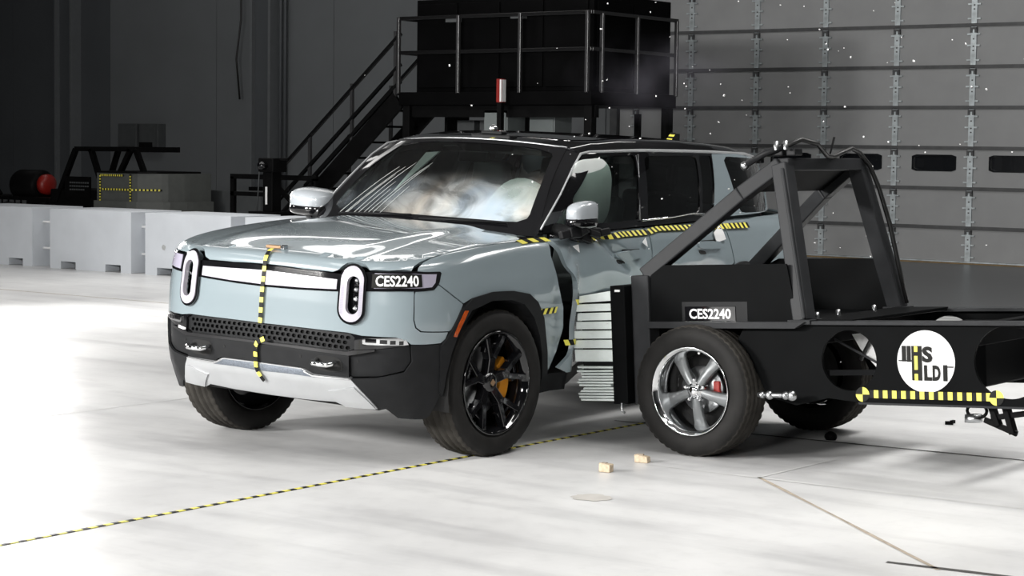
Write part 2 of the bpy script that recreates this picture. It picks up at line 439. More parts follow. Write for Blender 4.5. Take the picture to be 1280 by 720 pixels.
# ------------------------------------------------------------------ sectional garage door
GY = 20.20
seams = [.02,.563,1.172,1.803,2.432,3.061,3.699,4.33,4.96,5.59,6.22]
door = empty('door_1', (-6,GY,0)); struct(door)
XL, XR = -12.55, 1.6
cols = [-12.2,-11.1,-9.83,-8.56,-7.29,-6.0,-4.73,-3.46,-2.19,-.92]
for i in range(len(seams)-1):
    z0, z1 = seams[i]+.018, seams[i+1]-.018
    wins = []
    if i == 2:
        for c in cols[2:]: wins.append([(c+.33,1.452),(c+.33,1.665),(c+1.0,1.665),(c+1.0,1.452)])
    wins = [rounded(w, 2, .12) for w in wins]
    mb = MB().slab([(XL,z0),(XR,z0),(XR,z1),(XL,z1)], wins, lambda u,v,d: (u+6,d,v), 0, .05)
    MBo = mb.build('door_panel', M['door_panel'], door)
    for w in wins:
        MB().slab(rounded([(w[0][0]-.03,1.43),(w[0][0]-.03,1.69),(w[0][0]+.72,1.69),(w[0][0]+.72,1.43)],1,.1), [w], lambda u,v,d: (u+6,d,v), -.012, .0).build('window_frame', M['pane_dark'], door)
        cxw = sum(p[0] for p in w)/len(w)
        MB().b2((cxw-.34+6,.02,1.45),(cxw+.34+6,.03,1.67)).build('pane', M['pane_dark'], door)
    MB().b2((XL+6,-.012,seams[i+1]-.022),(XR+6,.03,seams[i+1]+.022)).b2((XL+6,-.03,seams[i+1]-.034),(XR+6,.0,seams[i+1]-.018)).build('seam_rail', M['door_seam'], door)
st = None
def stile(h):
    mb = MB().b2((-.045,-.03,0),(.045,0,h))
    for z in (.07,h*.5,h-.12):
        for s in (-1,1): mb.box((s*.075,-.025,z),(.06,.02,.022), None, 1)
    mb.b2((-.055,-.05,h-.10),(-.02,-.02,h-.02),2).b2((.02,-.05,h-.10),(.055,-.02,h-.02),2).b2((-.05,-.06,h-.05),(.05,-.03,h-.02),2)
    for z in (.2,.26,h-.2): mb.b2((-.012,-.036,z),(.012,-.03,z+.02),2)
    return mb
st = stile(.57).build('stile', [M['galv'], M['galv'], M['door_seam']], door)
first = True
for c in cols:
    for i in range(len(seams)-1):
        o = st if first else st.copy()
        if not first: COL.objects.link(o); o.parent = door
        first = False
        o.location = (c+6, -.0, seams[i]+.02); o.scale = (1,1,(seams[i+1]-seams[i]-.03)/.58)
MB().b2((XL+6,-.03,.0),(XR+6,.03,.035)).build('bottom_seal', M['galv'], door)
MB().b2((XL+6-.16,-.08,0),(XL+6-.02,.06,6.3)).build('track', M['door_seam'], door)
# ------------------------------------------------------------------ body surface of the vehicle (own axes: x forward, y to its left, z up)
PLAN=[(.885,0),(.881,.2),(.868,.42),(.838,.60),(.775,.755),(.675,.87),(.53,.945),(.33,.982),(0,.995),(-.6,1.0),(-1.6,1.002),(-2.6,.998),(-3.3,.988),(-3.75,.972),(-4.03,.935),(-4.16,.84),(-4.205,.6),(-4.22,0)]
def _spline(P,n=3000):
    P=np.array(P,float);P=np.vstack([P[1]*[1,-1],P,P[-2]*[1,-1]])
    d=np.sqrt(np.linalg.norm(np.diff(P,axis=0),axis=1));t=np.concatenate([[0],np.cumsum(d)])
    tt=np.linspace(t[1],t[-2],n)
    k=np.clip(np.searchsorted(t,tt,side='right')-1,1,len(P)-3)
    t0,t1,t2,t3=t[k-1],t[k],t[k+1],t[k+2]
    p0,p1,p2,p3=P[k-1],P[k],P[k+1],P[k+2]
    L=lambda a,b,ta,tb:((tb-tt)/(tb-ta))[:,None]*a+((tt-ta)/(tb-ta))[:,None]*b
    A1=L(p0,p1,t0,t1);A2=L(p1,p2,t1,t2);A3=L(p2,p3,t2,t3)
    return L(L(A1,A2,t0,t2),L(A2,A3,t1,t3),t1,t2)
_pl=_spline(PLAN)
_us=np.concatenate([[0],np.cumsum(np.linalg.norm(np.diff(_pl,axis=0),axis=1))])
_tg=np.gradient(_pl,_us,axis=0)
_k=np.hanning(61);_k/=_k.sum()
def _sm(a,odd):
    e=np.concatenate([(-a if odd else a)[60:0:-1],a,(-a if odd else a)[-2:-62:-1]])
    return np.convolve(e,_k,'same')[60:-60]
_nx=_sm(_tg[:,1].copy(),False);_ny=_sm(-_tg[:,0].copy(),True)
_l=np.hypot(_nx,_ny);_nx/=_l;_ny/=_l
UMAX=_us[-1]
def plan(u):
    a=np.abs(u);s=np.where(u<0,-1.,1.)
    return np.interp(a,_us,_pl[:,0]),s*np.interp(a,_us,_pl[:,1]),np.interp(a,_us,_nx),s*np.interp(a,_us,_ny)
_zk=np.linspace(-4.5,1.2,600)
_zv=np.interp(_zk,[-4.3,-3.9,-1.2,-.6,-.3,0,.3,.55,.75,.9],[1.245,1.25,1.255,1.258,1.252,1.240,1.217,1.187,1.155,1.125])
_kk=np.hanning(41);_kk/=_kk.sum();_zv=np.convolve(np.pad(_zv,20,'edge'),_kk,'valid')
def sst(a,b,x): t=np.clip((x-a)/(b-a),0,1);return t*t*(3-2*t)
def ztop(x,y):
    zc=np.interp(x,_zk,_zv)
    return zc-(.03+.012*sst(-1.4,-1.0,x))*(np.minimum(np.abs(y),1.)/.9)**2
def ins_f(z): return np.interp(z,[.2,.30,.37,.45,.52,.62,.72,.80,.90,1.0,1.1],[.22,.13,.075,.03,.008,0,.004,.012,.02,.032,.05])
def ins_s(z): return np.interp(z,[.2,.35,.45,.6,.8,1.0,1.15],[.05,.02,.008,0,.001,.010,.026])
def fender_soft(x): return sst(-1.0,-.25,x)     # the front wings have a softer, rounder shoulder
def ins_w(z): return np.interp(z,[.2,.6,.72,.82,.9,1.0,1.08,1.15],[0,0,-.006,-.009,-.006,.006,.018,.030])
def T(u,v):
    u=np.asarray(u,float);v=np.asarray(v,float)
    x,y,nx,ny=plan(u);w=np.clip(np.abs(nx),0,1)**2
    r=.075*w+.115*(1-w)
    a0=.27*(1-w)*fender_soft(x)
    zs0=ztop(x-nx*r,y-ny*r)-r; zs=zs0+r*np.sin(a0); v=v-r*np.sin(a0)
    z1=zs+np.minimum(v,0)
    ins=w*ins_f(z1)+(1-w)*(ins_s(z1)+fender_soft(x)*ins_w(z1))
    am=np.pi/2-a0; a=a0+np.clip(v/r,0,am);ex=np.maximum(v-r*am,0)
    d=ins+r*(np.cos(a0)-np.cos(a))+ex
    X=x-nx*d;Y=y-ny*d
    Z=np.where(v>0,zs+r*(np.sin(a)-np.sin(a0)),z1)
    Z=np.where(ex>0,ztop(X,Y),Z)
    return np.stack([X,Y,Z],-1)
def uofx(x): return np.interp(-np.asarray(x,float),-_pl[:,0],_us)
# damage: the struck left side is pushed in, its folds run down to the barrier
def dent(P):
    x,y,z=P[...,0],P[...,1],P[...,2]
    fx=sst(-.62,-1.45,x)*(1-sst(-2.45,-2.95,x))
    fz=1-sst(.56,.98,z)
    d=.23*fx*fz
    l=(z-1.09)-(x+1.30)*.62                     # crease from the door handle down and forward
    d=d+.028*np.exp(-(l/.05)**2)*sst(-1.65,-1.35,x)*(1-sst(-1.05,-.9,x))
    d=d-.020*np.exp(-((l-.10)/.07)**2)*sst(-1.65,-1.35,x)*(1-sst(-1.05,-.85,x))
    l2=(z-1.14)-(x+.80)*-1.1
    d=d+.020*np.exp(-(l2/.06)**2)*sst(-1.3,-1.0,x)*sst(.7,.85,z)*(1-sst(1.1,1.2,z))
    d=d+.006*np.sin(x*9+z*7)*fx*sst(1.2,.9,z)+.002*np.sin(x*23-z*17)*fx*sst(1.15,.9,z)
    d=d-.045*np.exp(-((x+.74)/.07)**2)*sst(1.2,1.0,z)*sst(-.55,-.66,x)   # front edge of the door springs out
    return np.where(y>0,d,0)
def TL(x,v):                                   # left side by (x, v)
    P=T(uofx(x),v); P=P.copy(); P[...,1]-=dent(P); return P
def TR(x,v):
    P=T(uofx(x),v).copy(); P[...,1]*=-1; return P
def sg(x): return np.interp(-np.asarray(x,float),[1.2,2.0],[.467,.33])
def G(x,z):                                    # side glass surface
    x=np.asarray(x,float);z=np.asarray(z,float)
    rear=.9*np.clip(-3.2-x,0,9)**2*.35
    y=.93-.10*sst(-1.25,-.60,x)-sg(x)*(z-1.235)+.02*np.sin(np.pi*np.clip((z-1.235)/.46,0,1))-rear
    return np.stack([x,y,z],-1)
def GR(x,z): P=G(x,z);P[...,1]*=-1;return P
def WS(a,t):                                   # windshield: a -1..1 across, t 0 bottom..1 top
    a=np.asarray(a,float);t=np.asarray(t,float);b=1-a*a
    y=(.795+(.605-.795)*t)*a
    x=-.642+.13*b+(-1.262+.055*b+.642-.13*b)*t+.035*np.sin(np.pi*t)*.7
    z=1.222+.02*b+(1.70+.028*b-1.222-.02*b)*t+.035*np.sin(np.pi*t)
    return np.stack([x,y,z],-1)
def hwid(x): return .925-sg(x)*.455
def zroof(x): return np.interp(-x,[1.1,1.25,1.5,1.8,2.1,2.6,3.0,3.4,3.7,3.95],[1.695,1.728,1.758,1.772,1.773,1.760,1.738,1.708,1.676,1.62])
def RF(x,q):                                   # roof: q -1..1 across
    x=np.asarray(x,float);q=np.asarray(q,float)
    hw=hwid(x)-.35*np.clip(-3.2-x,0,9)**2*.9
    z=zroof(x)-.022*q*q-.05*np.clip((np.abs(q)-.88)/.12,0,2)**2
    return np.stack([x,hw*q,z],-1)
BR, BP, BZ = .0342, .0198, .0203               # the body rolls towards the struck side and dips its nose
_M1=np.array([[1,0,0],[0,np.cos(BR),np.sin(BR)],[0,-np.sin(BR),np.cos(BR)]])
_M2=np.array([[np.cos(BP),0,np.sin(BP)],[0,1,0],[-np.sin(BP),0,np.cos(BP)]])
_RB=_M2@_M1
def tilt(P): return (np.asarray(P,float)-[0,0,.45])@_RB.T+[0,0,.45+BZ]
def mtilt(mb): mb.v=[tuple(q) for q in tilt(np.array(mb.v))]; return mb

car = empty('suv', (-.8756,.0250,0), (0,0,math.radians(-85.565)), 'grey-blue SUV with a crushed left side being struck by the black sled', 'car')

def patch(name, fn, outline, m, parent=car, step=.03, off=0., thick=.014, holes=None, rim=True):
    R, tris, loops = cdt(outline, holes, step)
    R = np.array(R); h = 1e-3
    P = fn(R[:,0],R[:,1]); du = fn(R[:,0]+h,R[:,1])-fn(R[:,0]-h,R[:,1]); dv = fn(R[:,0],R[:,1]+h)-fn(R[:,0],R[:,1]-h)
    n = np.cross(du,dv); n /= np.linalg.norm(n,axis=1,keepdims=True)+1e-12
    ref = np.stack([np.clip(P[:,0],-3.2,-.4),0*P[:,1],np.full(len(P),.85)],-1)
    flip = ((P-ref)*n).sum()<0
    if flip: n = -n; tris = [t[::-1] for t in tris]
    P = P+n*off
    V = tilt(P); nn = n@_RB.T; k = len(V)
    faces = list(tris); norms = [nn[i] for t in tris for i in t]; vs = [tuple(q) for q in V]
    if rim:
        for lp in loops:
            if flip: lp = lp[::-1]
            m0 = len(vs); L = len(lp)
            vs += [tuple(V[i]) for i in lp]+[tuple(V[i]-nn[i]*thick) for i in lp]
            for i in range(L):
                j = (i+1)%L; f = (m0+j,m0+i,m0+L+i,m0+L+j); faces.append(f)
                a,b,c = np.array(vs[f[0]]),np.array(vs[f[1]]),np.array(vs[f[2]])
                q = np.cross(b-a,c-b); q = q/(np.linalg.norm(q)+1e-12); norms += [q]*4
    me = bpy.data.meshes.new(name); me.from_pydata(vs,[],faces); me.materials.append(m)
    me.polygons.foreach_set('use_smooth',[True]*len(faces)); me.normals_split_custom_set([tuple(q) for q in norms]); me.update()
    o = bpy.data.objects.new(name, me); return link(o, parent)
def lay(name, fn, V2, F, m, parent=car, off=.006):   # lay flat lettering on a surface
    V2 = np.asarray(V2,float); h=1e-3
    P = fn(V2[:,0],V2[:,1]); n = np.cross(fn(V2[:,0]+h,V2[:,1])-P, fn(V2[:,0],V2[:,1]+h)-P); n /= np.linalg.norm(n,axis=1,keepdims=True)
    ref = np.stack([np.clip(P[:,0],-3.2,-.4),0*P[:,1],np.full(len(P),.85)],-1)
    if ((P-ref)*n).sum()<0: n=-n
    mb = MB(); mb.add(tilt(P+n*off), F); return mb.build(name, m, parent, recalc=False)
def tape(name, fn, line, w, parent=car, off=.006, seg=.03, slant=0.):
    """striped tape along a polyline in surface coordinates"""
    L = np.array(line,float); d = np.linalg.norm(np.diff(L,axis=0),axis=1); s = np.concatenate([[0],np.cumsum(d)])
    n = max(2,int(s[-1]/seg)); mb = MB(); h=1e-3
    tq = np.linspace(0,s[-1],n+1); c = np.stack([np.interp(tq,s,L[:,0]),np.interp(tq,s,L[:,1])],-1)
    t = np.gradient(c,axis=0); t /= np.linalg.norm(t,axis=1,keepdims=True); q = np.stack([-t[:,1],t[:,0]],-1)*w/2
    for i in range(n):
        for sub in range(2):
            A = c[i]+(c[i+1]-c[i])*sub/2; B = c[i]+(c[i+1]-c[i])*(sub+1)/2
            sl = t[i]*slant
            Q = np.array([A-q[i]-sl,B-q[i]-sl,B+q[i]+sl,A+q[i]+sl])
            P = fn(Q[:,0],Q[:,1]); nn = np.cross(fn(Q[:,0]+h,Q[:,1])-P, fn(Q[:,0],Q[:,1]+h)-P); nn/=np.linalg.norm(nn,axis=1,keepdims=True)
            ref = np.stack([np.clip(P[:,0],-3.2,-.4),0*P[:,1],np.full(4,.85)],-1)
            if ((P-ref)*nn).sum()<0: nn=-nn
            mb.add(tilt(P+nn*off),[(0,1,2,3)], i%2)
    return mb.build(name,[M['yellow'],M['tape_black']],parent,recalc=False)
def mir(L): return [(-u,v) for u,v in L][::-1]
def sym(L): return list(L)+mir(L)
def stad(cx,cz,hw,hh,n=12):
    o=[]
    for k in range(n+1): t=PI*k/n; o.append((cx+hw*math.cos(t),cz+hh-hw+hw*math.sin(t)))
    for k in range(n+1): t=PI+PI*k/n; o.append((cx+hw*math.cos(t),cz-hh+hw+hw*math.sin(t)))
    return o
def carbox(name, boxes, m, parent=car, bevel=.02):
    mb = MB()
    for a,b in boxes: mb.b2(a,b)
    return mtilt(mb).build(name, m, parent, bevel=bevel)

# ---- front bumper and everything on it
fas = [(0,.0),(.25,-.005),(.487,-.004),(.652,.02),(.80,.03),(.928,.035),(.927,-.075),(.922,-.214),(.934,-.257),(.963,-.279),(1.138,-.292),(1.120,-.327),(1.089,-.346),(.913,-.346),(.897,-.333),(.831,-.311),(.645,-.318),(.563,-.309),(.257,-.314),(0,-.317)]
LH=stad(.585,-.108,.040,.104)
bumper = patch('front_bumper', T, fas+[( -u,v) for u,v in fas[::-1][1:-1]], M['paint'], step=.025, holes=[LH,mir(LH)])
def symp(L): return L+[(-u,v) for u,v in L[::-1] if abs(u)>1e-6]
bl = symp([(0,-.43),(.575,-.432),(.574,-.552),(.353,-.556),(.29,-.532),(0,-.532)])
patch('bumper_bar', T, bl, M['black_plastic'], bumper, off=.004)
for s in (1,-1):
    f = (lambda L: L) if s>0 else mir
    patch('gloss_insert', T, f([(.578,-.418),(.70,-.39),(.908,-.352),(.918,-.44),(.879,-.493),(.728,-.536),(.578,-.552)]), M['satin_black'], bumper, off=-.014, thick=.03)
    patch('upper_trim', T, f([(.565,-.312),(.645,-.322),(.645,-.368),(.90,-.352),(.70,-.388),(.578,-.412),(.560,-.418),(.60,-.40),(.60,-.33)]), M['gloss_black'], bumper, off=-.008)
    patch('lower_corner', T, f([(.913,-.351),(1.095,-.351),(1.13,-.45),(1.115,-.62),(1.06,-.745),(1.03,-.762),(.864,-.760),(.783,-.712),(.733,-.718),(.585,-.558),(.728,-.542),(.882,-.499),(.922,-.44)]), M['black_plastic'], bumper, off=.003)
    fog = patch('fog_lamp', T, f(rounded([(.647,-.325),(.842,-.314),(.885,-.322),(.902,-.351),(.649,-.366)],1,.1)), M['chrome'], bumper, off=.0, step=.02)
    for (a,b) in ((.665,.725),(.745,.785),(.80,.83),(.848,.872)):
        patch('lamp_cell', T, f([(a,-.352),(b,-.350),(b,-.330),(a,-.332)]), M['gloss_black'], fog, off=.004, thick=.004)
    hk = MB(); P0 = T(np.array(.445*s),np.array(-.49)); x0,y0,z0 = P0+np.array([.045,0,.004])
    hk.tube([(x0-.03,y0-.062,z0+.012),(x0+.012,y0-.06,z0+.004),(x0+.030,y0-.045,z0),(x0+.034,y0,z0),(x0+.028,y0+.045,z0),(x0+.008,y0+.06,z0+.004),(x0-.03,y0+.062,z0+.012)], .0135, 10)
    mtilt(hk).build('tow_hook', M['chrome'], bumper)
    patch('hook_recess_shade', T, f(rounded([(.36,-.448),(.53,-.446),(.545,-.53),(.37,-.535)],2,.2)), M['void'], bumper, off=.0055, thick=.003, step=.02)  # flat patch, the shade of the recess is put into its dark colour
    for q in ((.27,-.47),(.62,-.46)):
        patch('parking_sensor', T, f([(q[0]+.008*math.cos(t*PI/5),q[1]+.008*math.sin(t*PI/5)) for t in range(10)]), M['void'], bumper, off=.006 if q[0]<.5 else -.012, thick=.004, step=.01)
# honeycomb air intake
gr_o = symp([(0,-.320),(.257,-.318),(.563,-.313),(.598,-.335),(.595,-.395),(.555,-.412),(0,-.418)])
hx = []
for r in range(3):
    for c in range(-15,16):
        u = c*.037+(.0185 if r%2 else 0); v = -.338-r*.028
        w = .0145; 
        if abs(u)<.565: hx.append([(u-w,v),(u-w*.6,v+.0095),(u+w*.6,v+.0095),(u+w,v),(u+w*.6,v-.0095),(u-w*.6,v-.0095)])
patch('grille_mesh', T, gr_o, M['satin_black'], bumper, off=-.022, thick=.02, holes=hx, step=.02)
patch('grille_backing', T, gr_o, M['void'], bumper, off=-.055)
patch('bumper_lip', T, symp([(0,-.419),(.556,-.413),(.60,-.40),(.72,-.385),(.72,-.395),(.575,-.431),(0,-.429)]), M['gloss_black'], bumper, off=.012, thick=.03)
sk = symp([(0,-.536),(.283,-.536),(.344,-.561),(.578,-.554),(.729,-.715),(.512,-.724),(.455,-.703),(.25,-.716),(0,-.72)])
skid = patch('skid_plate', T, sk, M['silver'], bumper, off=.008, thick=.03)
patch('skid_band', T, symp([(0,-.541),(.278,-.541),(.335,-.567),(.36,-.572),(.2,-.572),(0,-.578)]), M['silver_dark'], skid, off=.0125, thick=.004)
for s in (1,-1):
    f = (lambda L: L) if s>0 else mir
    patch('skid_rib', T, f([(.43,-.64),(.60,-.60),(.72,-.712),(.515,-.720)]), M['silver'], skid, off=.016, thick=.008)
    patch('skid_edge', T, f([(.30,-.545),(.35,-.560),(.575,-.553),(.58,-.559),(.348,-.569),(.292,-.549)]), M['chrome'], skid, off=.015, thick=.006)
# light bar
bz_ = [(0,.0),(.25,-.004),(.487,-.003),(.652,.022),(.80,.034),(.94,.043),(1.10,.036),(1.112,.028),(1.09,-.02),(1.055,-.052),(1.0,-.060),(.848,-.066),(.666,-.080),(.632,-.084),(.632,-.035),(.612,-.006),(.585,.001),(.558,-.006),(.538,-.035),(.538,-.092),(.45,-.100),(.2,-.114),(0,-.118)]
bezel = patch('light_bar', T, symp(bz_), M['gloss_black'], off=.004, thick=.02, step=.025)
patch('white_lens', T, symp([(0,-.029),(.25,-.034),(.478,-.034),(.478,-.086),(.25,-.100),(0,-.106)]), M['lens_white'], bezel, off=.009, thick=.006, step=.025)
for s in (1,-1):
    f = (lambda L: L) if s>0 else mir
    patch('side_lens', T, f([(.70,.018),(.94,.030),(1.075,.024),(1.06,-.02),(1.035,-.042),(.848,-.050),(.70,-.062)]), M['lens_lilac'], bezel, off=.007, thick=.004, step=.025)
    lamp = patch('headlamp', T, f(stad(.577,-.105,.082,.160)), M['gloss_black'], off=.016, thick=.03, step=.02, holes=[f(LH)])
    ring = patch('light_ring', T, f(stad(.577,-.105,.068,.146)), M['lens_white'], lamp, off=.021, thick=.026, step=.02, holes=[f(stad(.585,-.108,.037,.101))])
    for k in range(40):
        pass
    rb = MB()
    for k in range(34):
        vv = -.105-.105+.21*k/33
        for a in (-.064,.047):
            q = np.array([(s*(.577+a),vv-.0012),(s*(.577+a+.018),vv-.0012),(s*(.577+a+.018),vv+.0012),(s*(.577+a),vv+.0012)])
            P = T(q[:,0],q[:,1]); x_,y_,nx,ny = plan(np.array(s*.577)); P = P+np.array([float(nx),float(ny),0])*.0222
            rb.add(tilt(P),[(0,1,2,3)])
    tag(rb.build('ring_ribs', M['lens_lilac'], ring, recalc=False), kind='stuff')
    inner = patch('lamp_bowl', T, f(stad(.585,-.108,.050,.114)), M['gloss_black'], lamp, off=-.036, step=.02)
    for k in range(4):
        vv = -.03-.05*k; P = T(np.array(s*.587),np.array(vv)); x_,y_,nx,ny = plan(np.array(s*.58))
        mb = MB().sphere(tuple(P-np.array([float(nx),float(ny),0])*.026),(.018,.018,.015),12,8)
        mtilt(mb).build('projector', M['chrome'] if k>1 else M['steel'], lamp)
# identification plate over the bar's left wing
lb = patch('test_label', T, [(.688,.014),(.905,.028),(.975,.026),(.975,-.040),(.848,-.050),(.688,-.060)], M['tape_black'], off=.0105, thick=.003, step=.02)
v2,f2 = text_mesh('CES2240', .074, .024, 1.0)
w_ = v2[:,0].max()-v2[:,0].min(); v2 = v2*[.245/w_, .058/(v2[:,1].max()-v2[:,1].min())]
v2 = np.stack([.832+v2[:,0], -.0145+v2[:,1]+(v2[:,0])*.055],-1)
lay('lettering', T, v2, f2, M['white_print'], lb, .0125)

# ---- bumper corner panels, fenders, arches, side panels
cpn = [(.938,-.064),(1.05,-.058),(1.083,-.034),(1.255,-.158),(1.234,-.187),(1.160,-.281),(1.145,-.287),(.968,-.273),(.941,-.254),(.929,-.214),(.932,-.078)]
fen = [(.958,.046),(.967,.067),(1.01,.1),(1.1,.135),(1.235,.153),(1.413,.149),(1.713,.136),(1.941,.121),(2.06,.118),(2.208,.121),(2.19,.05),(2.184,.008),(2.245,-.137),(2.311,-.307),(2.319,-.426),(2.252,-.563),(2.15,-.66),(2.125,-.60),(2.111,-.547),(2.05,-.341),(1.981,-.241),(1.895,-.186),(1.727,-.15),(1.526,-.13),(1.336,-.136),(1.262,-.153),(1.088,-.029),(1.112,.02),(1.112,.035),(1.0,.042)]
archo = [(1.10,-.349),(1.123,-.327),(1.158,-.283),(1.234,-.185),(1.336,-.136),(1.526,-.13),(1.727,-.15),(1.895,-.186),(1.981,-.241),(2.05,-.341),(2.111,-.547),(2.135,-.70)]
archi = [(2.075,-.70),(2.05,-.55),(2.013,-.441),(1.941,-.329),(1.832,-.236),(1.707,-.199),(1.507,-.177),(1.319,-.199),(1.22,-.281),(1.165,-.403),(1.135,-.52),(1.12,-.64),(1.10,-.62),(1.085,-.36)]
def fx_front_left(u,v):
    P=T(u,v).copy(); k=sst(-.50,-.66,P[...,0])*sst(1.2,.85,P[...,2]); P[...,1]-=np.where(P[...,1]>0,.018*k,0); return P
for s in (1,-1):
    f = (lambda L: L) if s>0 else mir
    patch('bumper_side', T, f(cpn), M['paint'], bumper, step=.025)
    fd = patch('fender', fx_front_left, f(fen), M['paint'], step=.025)
    am = patch('arch_trim', fx_front_left, f(rounded(archo,1,.2)[1:-1]+archi) if False else f(archo+archi), M['black_plastic'], off=.012, thick=.06, step=.03)
    mk = [(1.243,-.197),(1.272,-.182),(1.205,-.272),(1.168,-.312),(1.158,-.292),(1.185,-.265)]
    patch('marker_lamp', T, f([(1.255,-.192),(1.285,-.197),(1.232,-.262),(1.190,-.325),(1.168,-.318),(1.205,-.252)]), M['amber'], am, off=.016, thick=.004, step=.02)
# rear quarter and tail: one shell from the rear door round to the tailgate
ux = lambda x: float(uofx(x))
RX = -3.075
arc = [(ux(RX+.50*math.cos(t)), (.42+.50*math.sin(t))-1.105) for t in np.linspace(-.12,PI+.12,22)]
arci = [(ux(RX+.43*math.cos(t)), (.42+.43*math.sin(t))-1.105) for t in np.linspace(-.12,PI+.12,22)]
qp = [(ux(-2.79),.125),(ux(-2.87),-.05),(ux(-3.0),-.20)]+[(ux(-2.62),-.36)]+[a for a in arc]+[(ux(-3.95),-.62),(UMAX-.55,-.62),(UMAX-.55,.125)]
qp = [(ux(-2.79),.125),(ux(-2.90),-.05),(ux(-2.96),-.19)]+[a for a in arc if a[0]>ux(-2.93)]+[(ux(-3.72),-.66),(UMAX-.62,-.66),(UMAX-.62,.125)]
for s in (1,-1):
    f = (lambda L: L) if s>0 else mir
    q_ = patch('quarter_panel', T, f(qp), M['paint'], step=.05)
    patch('tail_lamp', T, f([(ux(-3.99),.06),(UMAX-.62,.06),(UMAX-.62,-.05),(ux(-3.99),-.05)]), M['red_lens'], q_, off=.012)
    patch('arch_trim', T, f(arc+arci[::-1]), M['black_plastic'], off=.012, thick=.06, step=.04)
tg_ = patch('tailgate', lambda u,v: T(np.where(u>0,u,u),v), [(UMAX-.615,.125),(UMAX-.002,.125),(UMAX-.002,-.45),(UMAX-.615,-.45)], M['paint'], step=.06)
patch('tailgate_panel', T, [(-UMAX+.002,.125),(-UMAX+.615,.125),(-UMAX+.615,-.45),(-UMAX+.002,-.45)], M['paint'], tg_, step=.06)
patch('rear_bumper', T, [(UMAX-.615,-.455),(UMAX-.002,-.455),(UMAX-.002,-.72),(UMAX-.615,-.72)], M['black_plastic'], step=.06)
patch('rear_bumper', T, [(-UMAX+.002,-.455),(-UMAX+.615,-.455),(-UMAX+.615,-.72),(-UMAX+.002,-.72)], M['black_plastic'], step=.06)

# ---- doors
def fdoor(x,v):
    P=TL(x,v); return P
d1 = [(-.625,.118),(-.655,.05),(-.680,-.02),(-.735,-.126),(-.805,-.274),(-.825,-.397),(-.745,-.556),(-.640,-.66),(-.70,-.69),(-1.735,-.69),(-1.738,-.124),(-1.752,-.044),(-1.742,.04),(-1.735,.128)]
d2 = [(-1.752,.128),(-1.758,.04),(-1.768,-.044),(-1.754,-.124),(-1.752,-.69),(-2.46,-.69),(-2.60,-.40),(-2.76,-.26),(-2.945,-.185),(-2.885,-.05),(-2.775,.128)]
h1 = rounded([(-1.31,-.030),(-1.40,-.016),(-1.600,-.022),(-1.604,-.074),(-1.40,-.078),(-1.315,-.060)],1,.15)
h2 = rounded([(-2.39,-.022),(-2.44,-.014),(-2.72,-.030),(-2.735,-.078),(-2.46,-.068),(-2.388,-.052)],1,.15)
for fn,nm in ((TL,'L'),(TR,'R')):
    D1 = patch('front_door', fn, d1, M['paint'], step=.028, thick=.03)
    D2 = patch('rear_door', fn, d2, M['paint'], step=.03, thick=.03)
    for D,h in ((D1,h1),(D2,h2)):
        hh = patch('door_handle', fn, h, M['paint'], D, off=.016, thick=.02, step=.02)
        x0h,x1h=h[0][0],min(p[0] for p in h)
        patch('handle_recess_shade', fn, rounded([(x0h-.0,-.070),(x0h-.10,-.082),(x0h-.12,-.105),(x0h-.02,-.098)],2,.2), M['void'], D, off=.003, thick=.003, step=.02)  # shade under the handle painted as a flat dark patch
        patch('handle_gap', fn, [(x0h-.05,-.010),(x1h+.01,-.017),(x1h+.01,-.022),(x0h-.05,-.018)], M['void'], D, off=.003, thick=.003, step=.03)
    for D,(a,b) in ((D1,(-.66,-1.73)),(D2,(-1.76,-2.77))):
        patch('belt_trim', fn, [(a,.118),(a,.145),(b,.145),(b,.118)], M['gloss_black'], D, off=.008, thick=.02, step=.05)
    patch('rocker_panel', fn, [(-.50,-.695),(-2.56,-.695),(-2.56,-.80),(-.50,-.80)], M['black_plastic'], step=.06, off=-.02)

# ---- hood
cu = np.concatenate([np.linspace(-2.30,-.01,700),np.linspace(.01,2.30,700)])
def _inner(u):
    x,y,nx,ny=plan(u);w=np.abs(nx)**2;r=.075*w+.115*(1-w);f=fender_soft(x);d=r*np.cos(.27*(1-w)*f)+w*.045+(1-w)*(.032+.026*f)
    return x-nx*d,y-ny*d,nx,ny,r
_ix,_iy,_inx,_iny,_ir=_inner(cu); _ip=np.stack([_ix,_iy],-1)
def unrolled(u,v):
    x,y,nx,ny,r=_inner(np.array(float(u))); e=float(r)*PI/2-v
    return (float(x+nx*e),float(y+ny*e))
def HD(X,Y):
    X=np.asarray(X,float);Y=np.asarray(Y,float);Q=np.stack([X,Y],-1)
    out=np.stack([X,Y,ztop(X,Y)],-1)
    bul=.016*(1-sst(.44,.60,np.abs(Y)))*(1-sst(.45,.80,X)); out[...,2]+=bul
    for i in range(0,len(X),400):
        q=Q[i:i+400]; d=((q[:,None,:]-_ip[None])**2).sum(-1); j=d.argmin(1)
        # refine u by projection on neighbouring points
        j0=np.clip(j-1,0,len(cu)-1); j1=np.clip(j+1,0,len(cu)-1)
        ab=_ip[j1]-_ip[j0]; t=np.clip(((q-_ip[j0])*ab).sum(1)/((ab*ab).sum(1)+1e-12),0,1)
        u=cu[j0]+(cu[j1]-cu[j0])*t
        x,y,nx,ny,r=_inner(u); e=(q[:,0]-x)*nx+(q[:,1]-y)*ny
        k=e>0
        if k.any():
            TT=T(u,np.minimum(r*np.pi/2-e,r*np.pi/2)); o=out[i:i+400]; zz=o[:,2]-ztop(q[:,0],q[:,1])
            o[k]=TT[k]; o[k,2]+=zz[k]
    return out
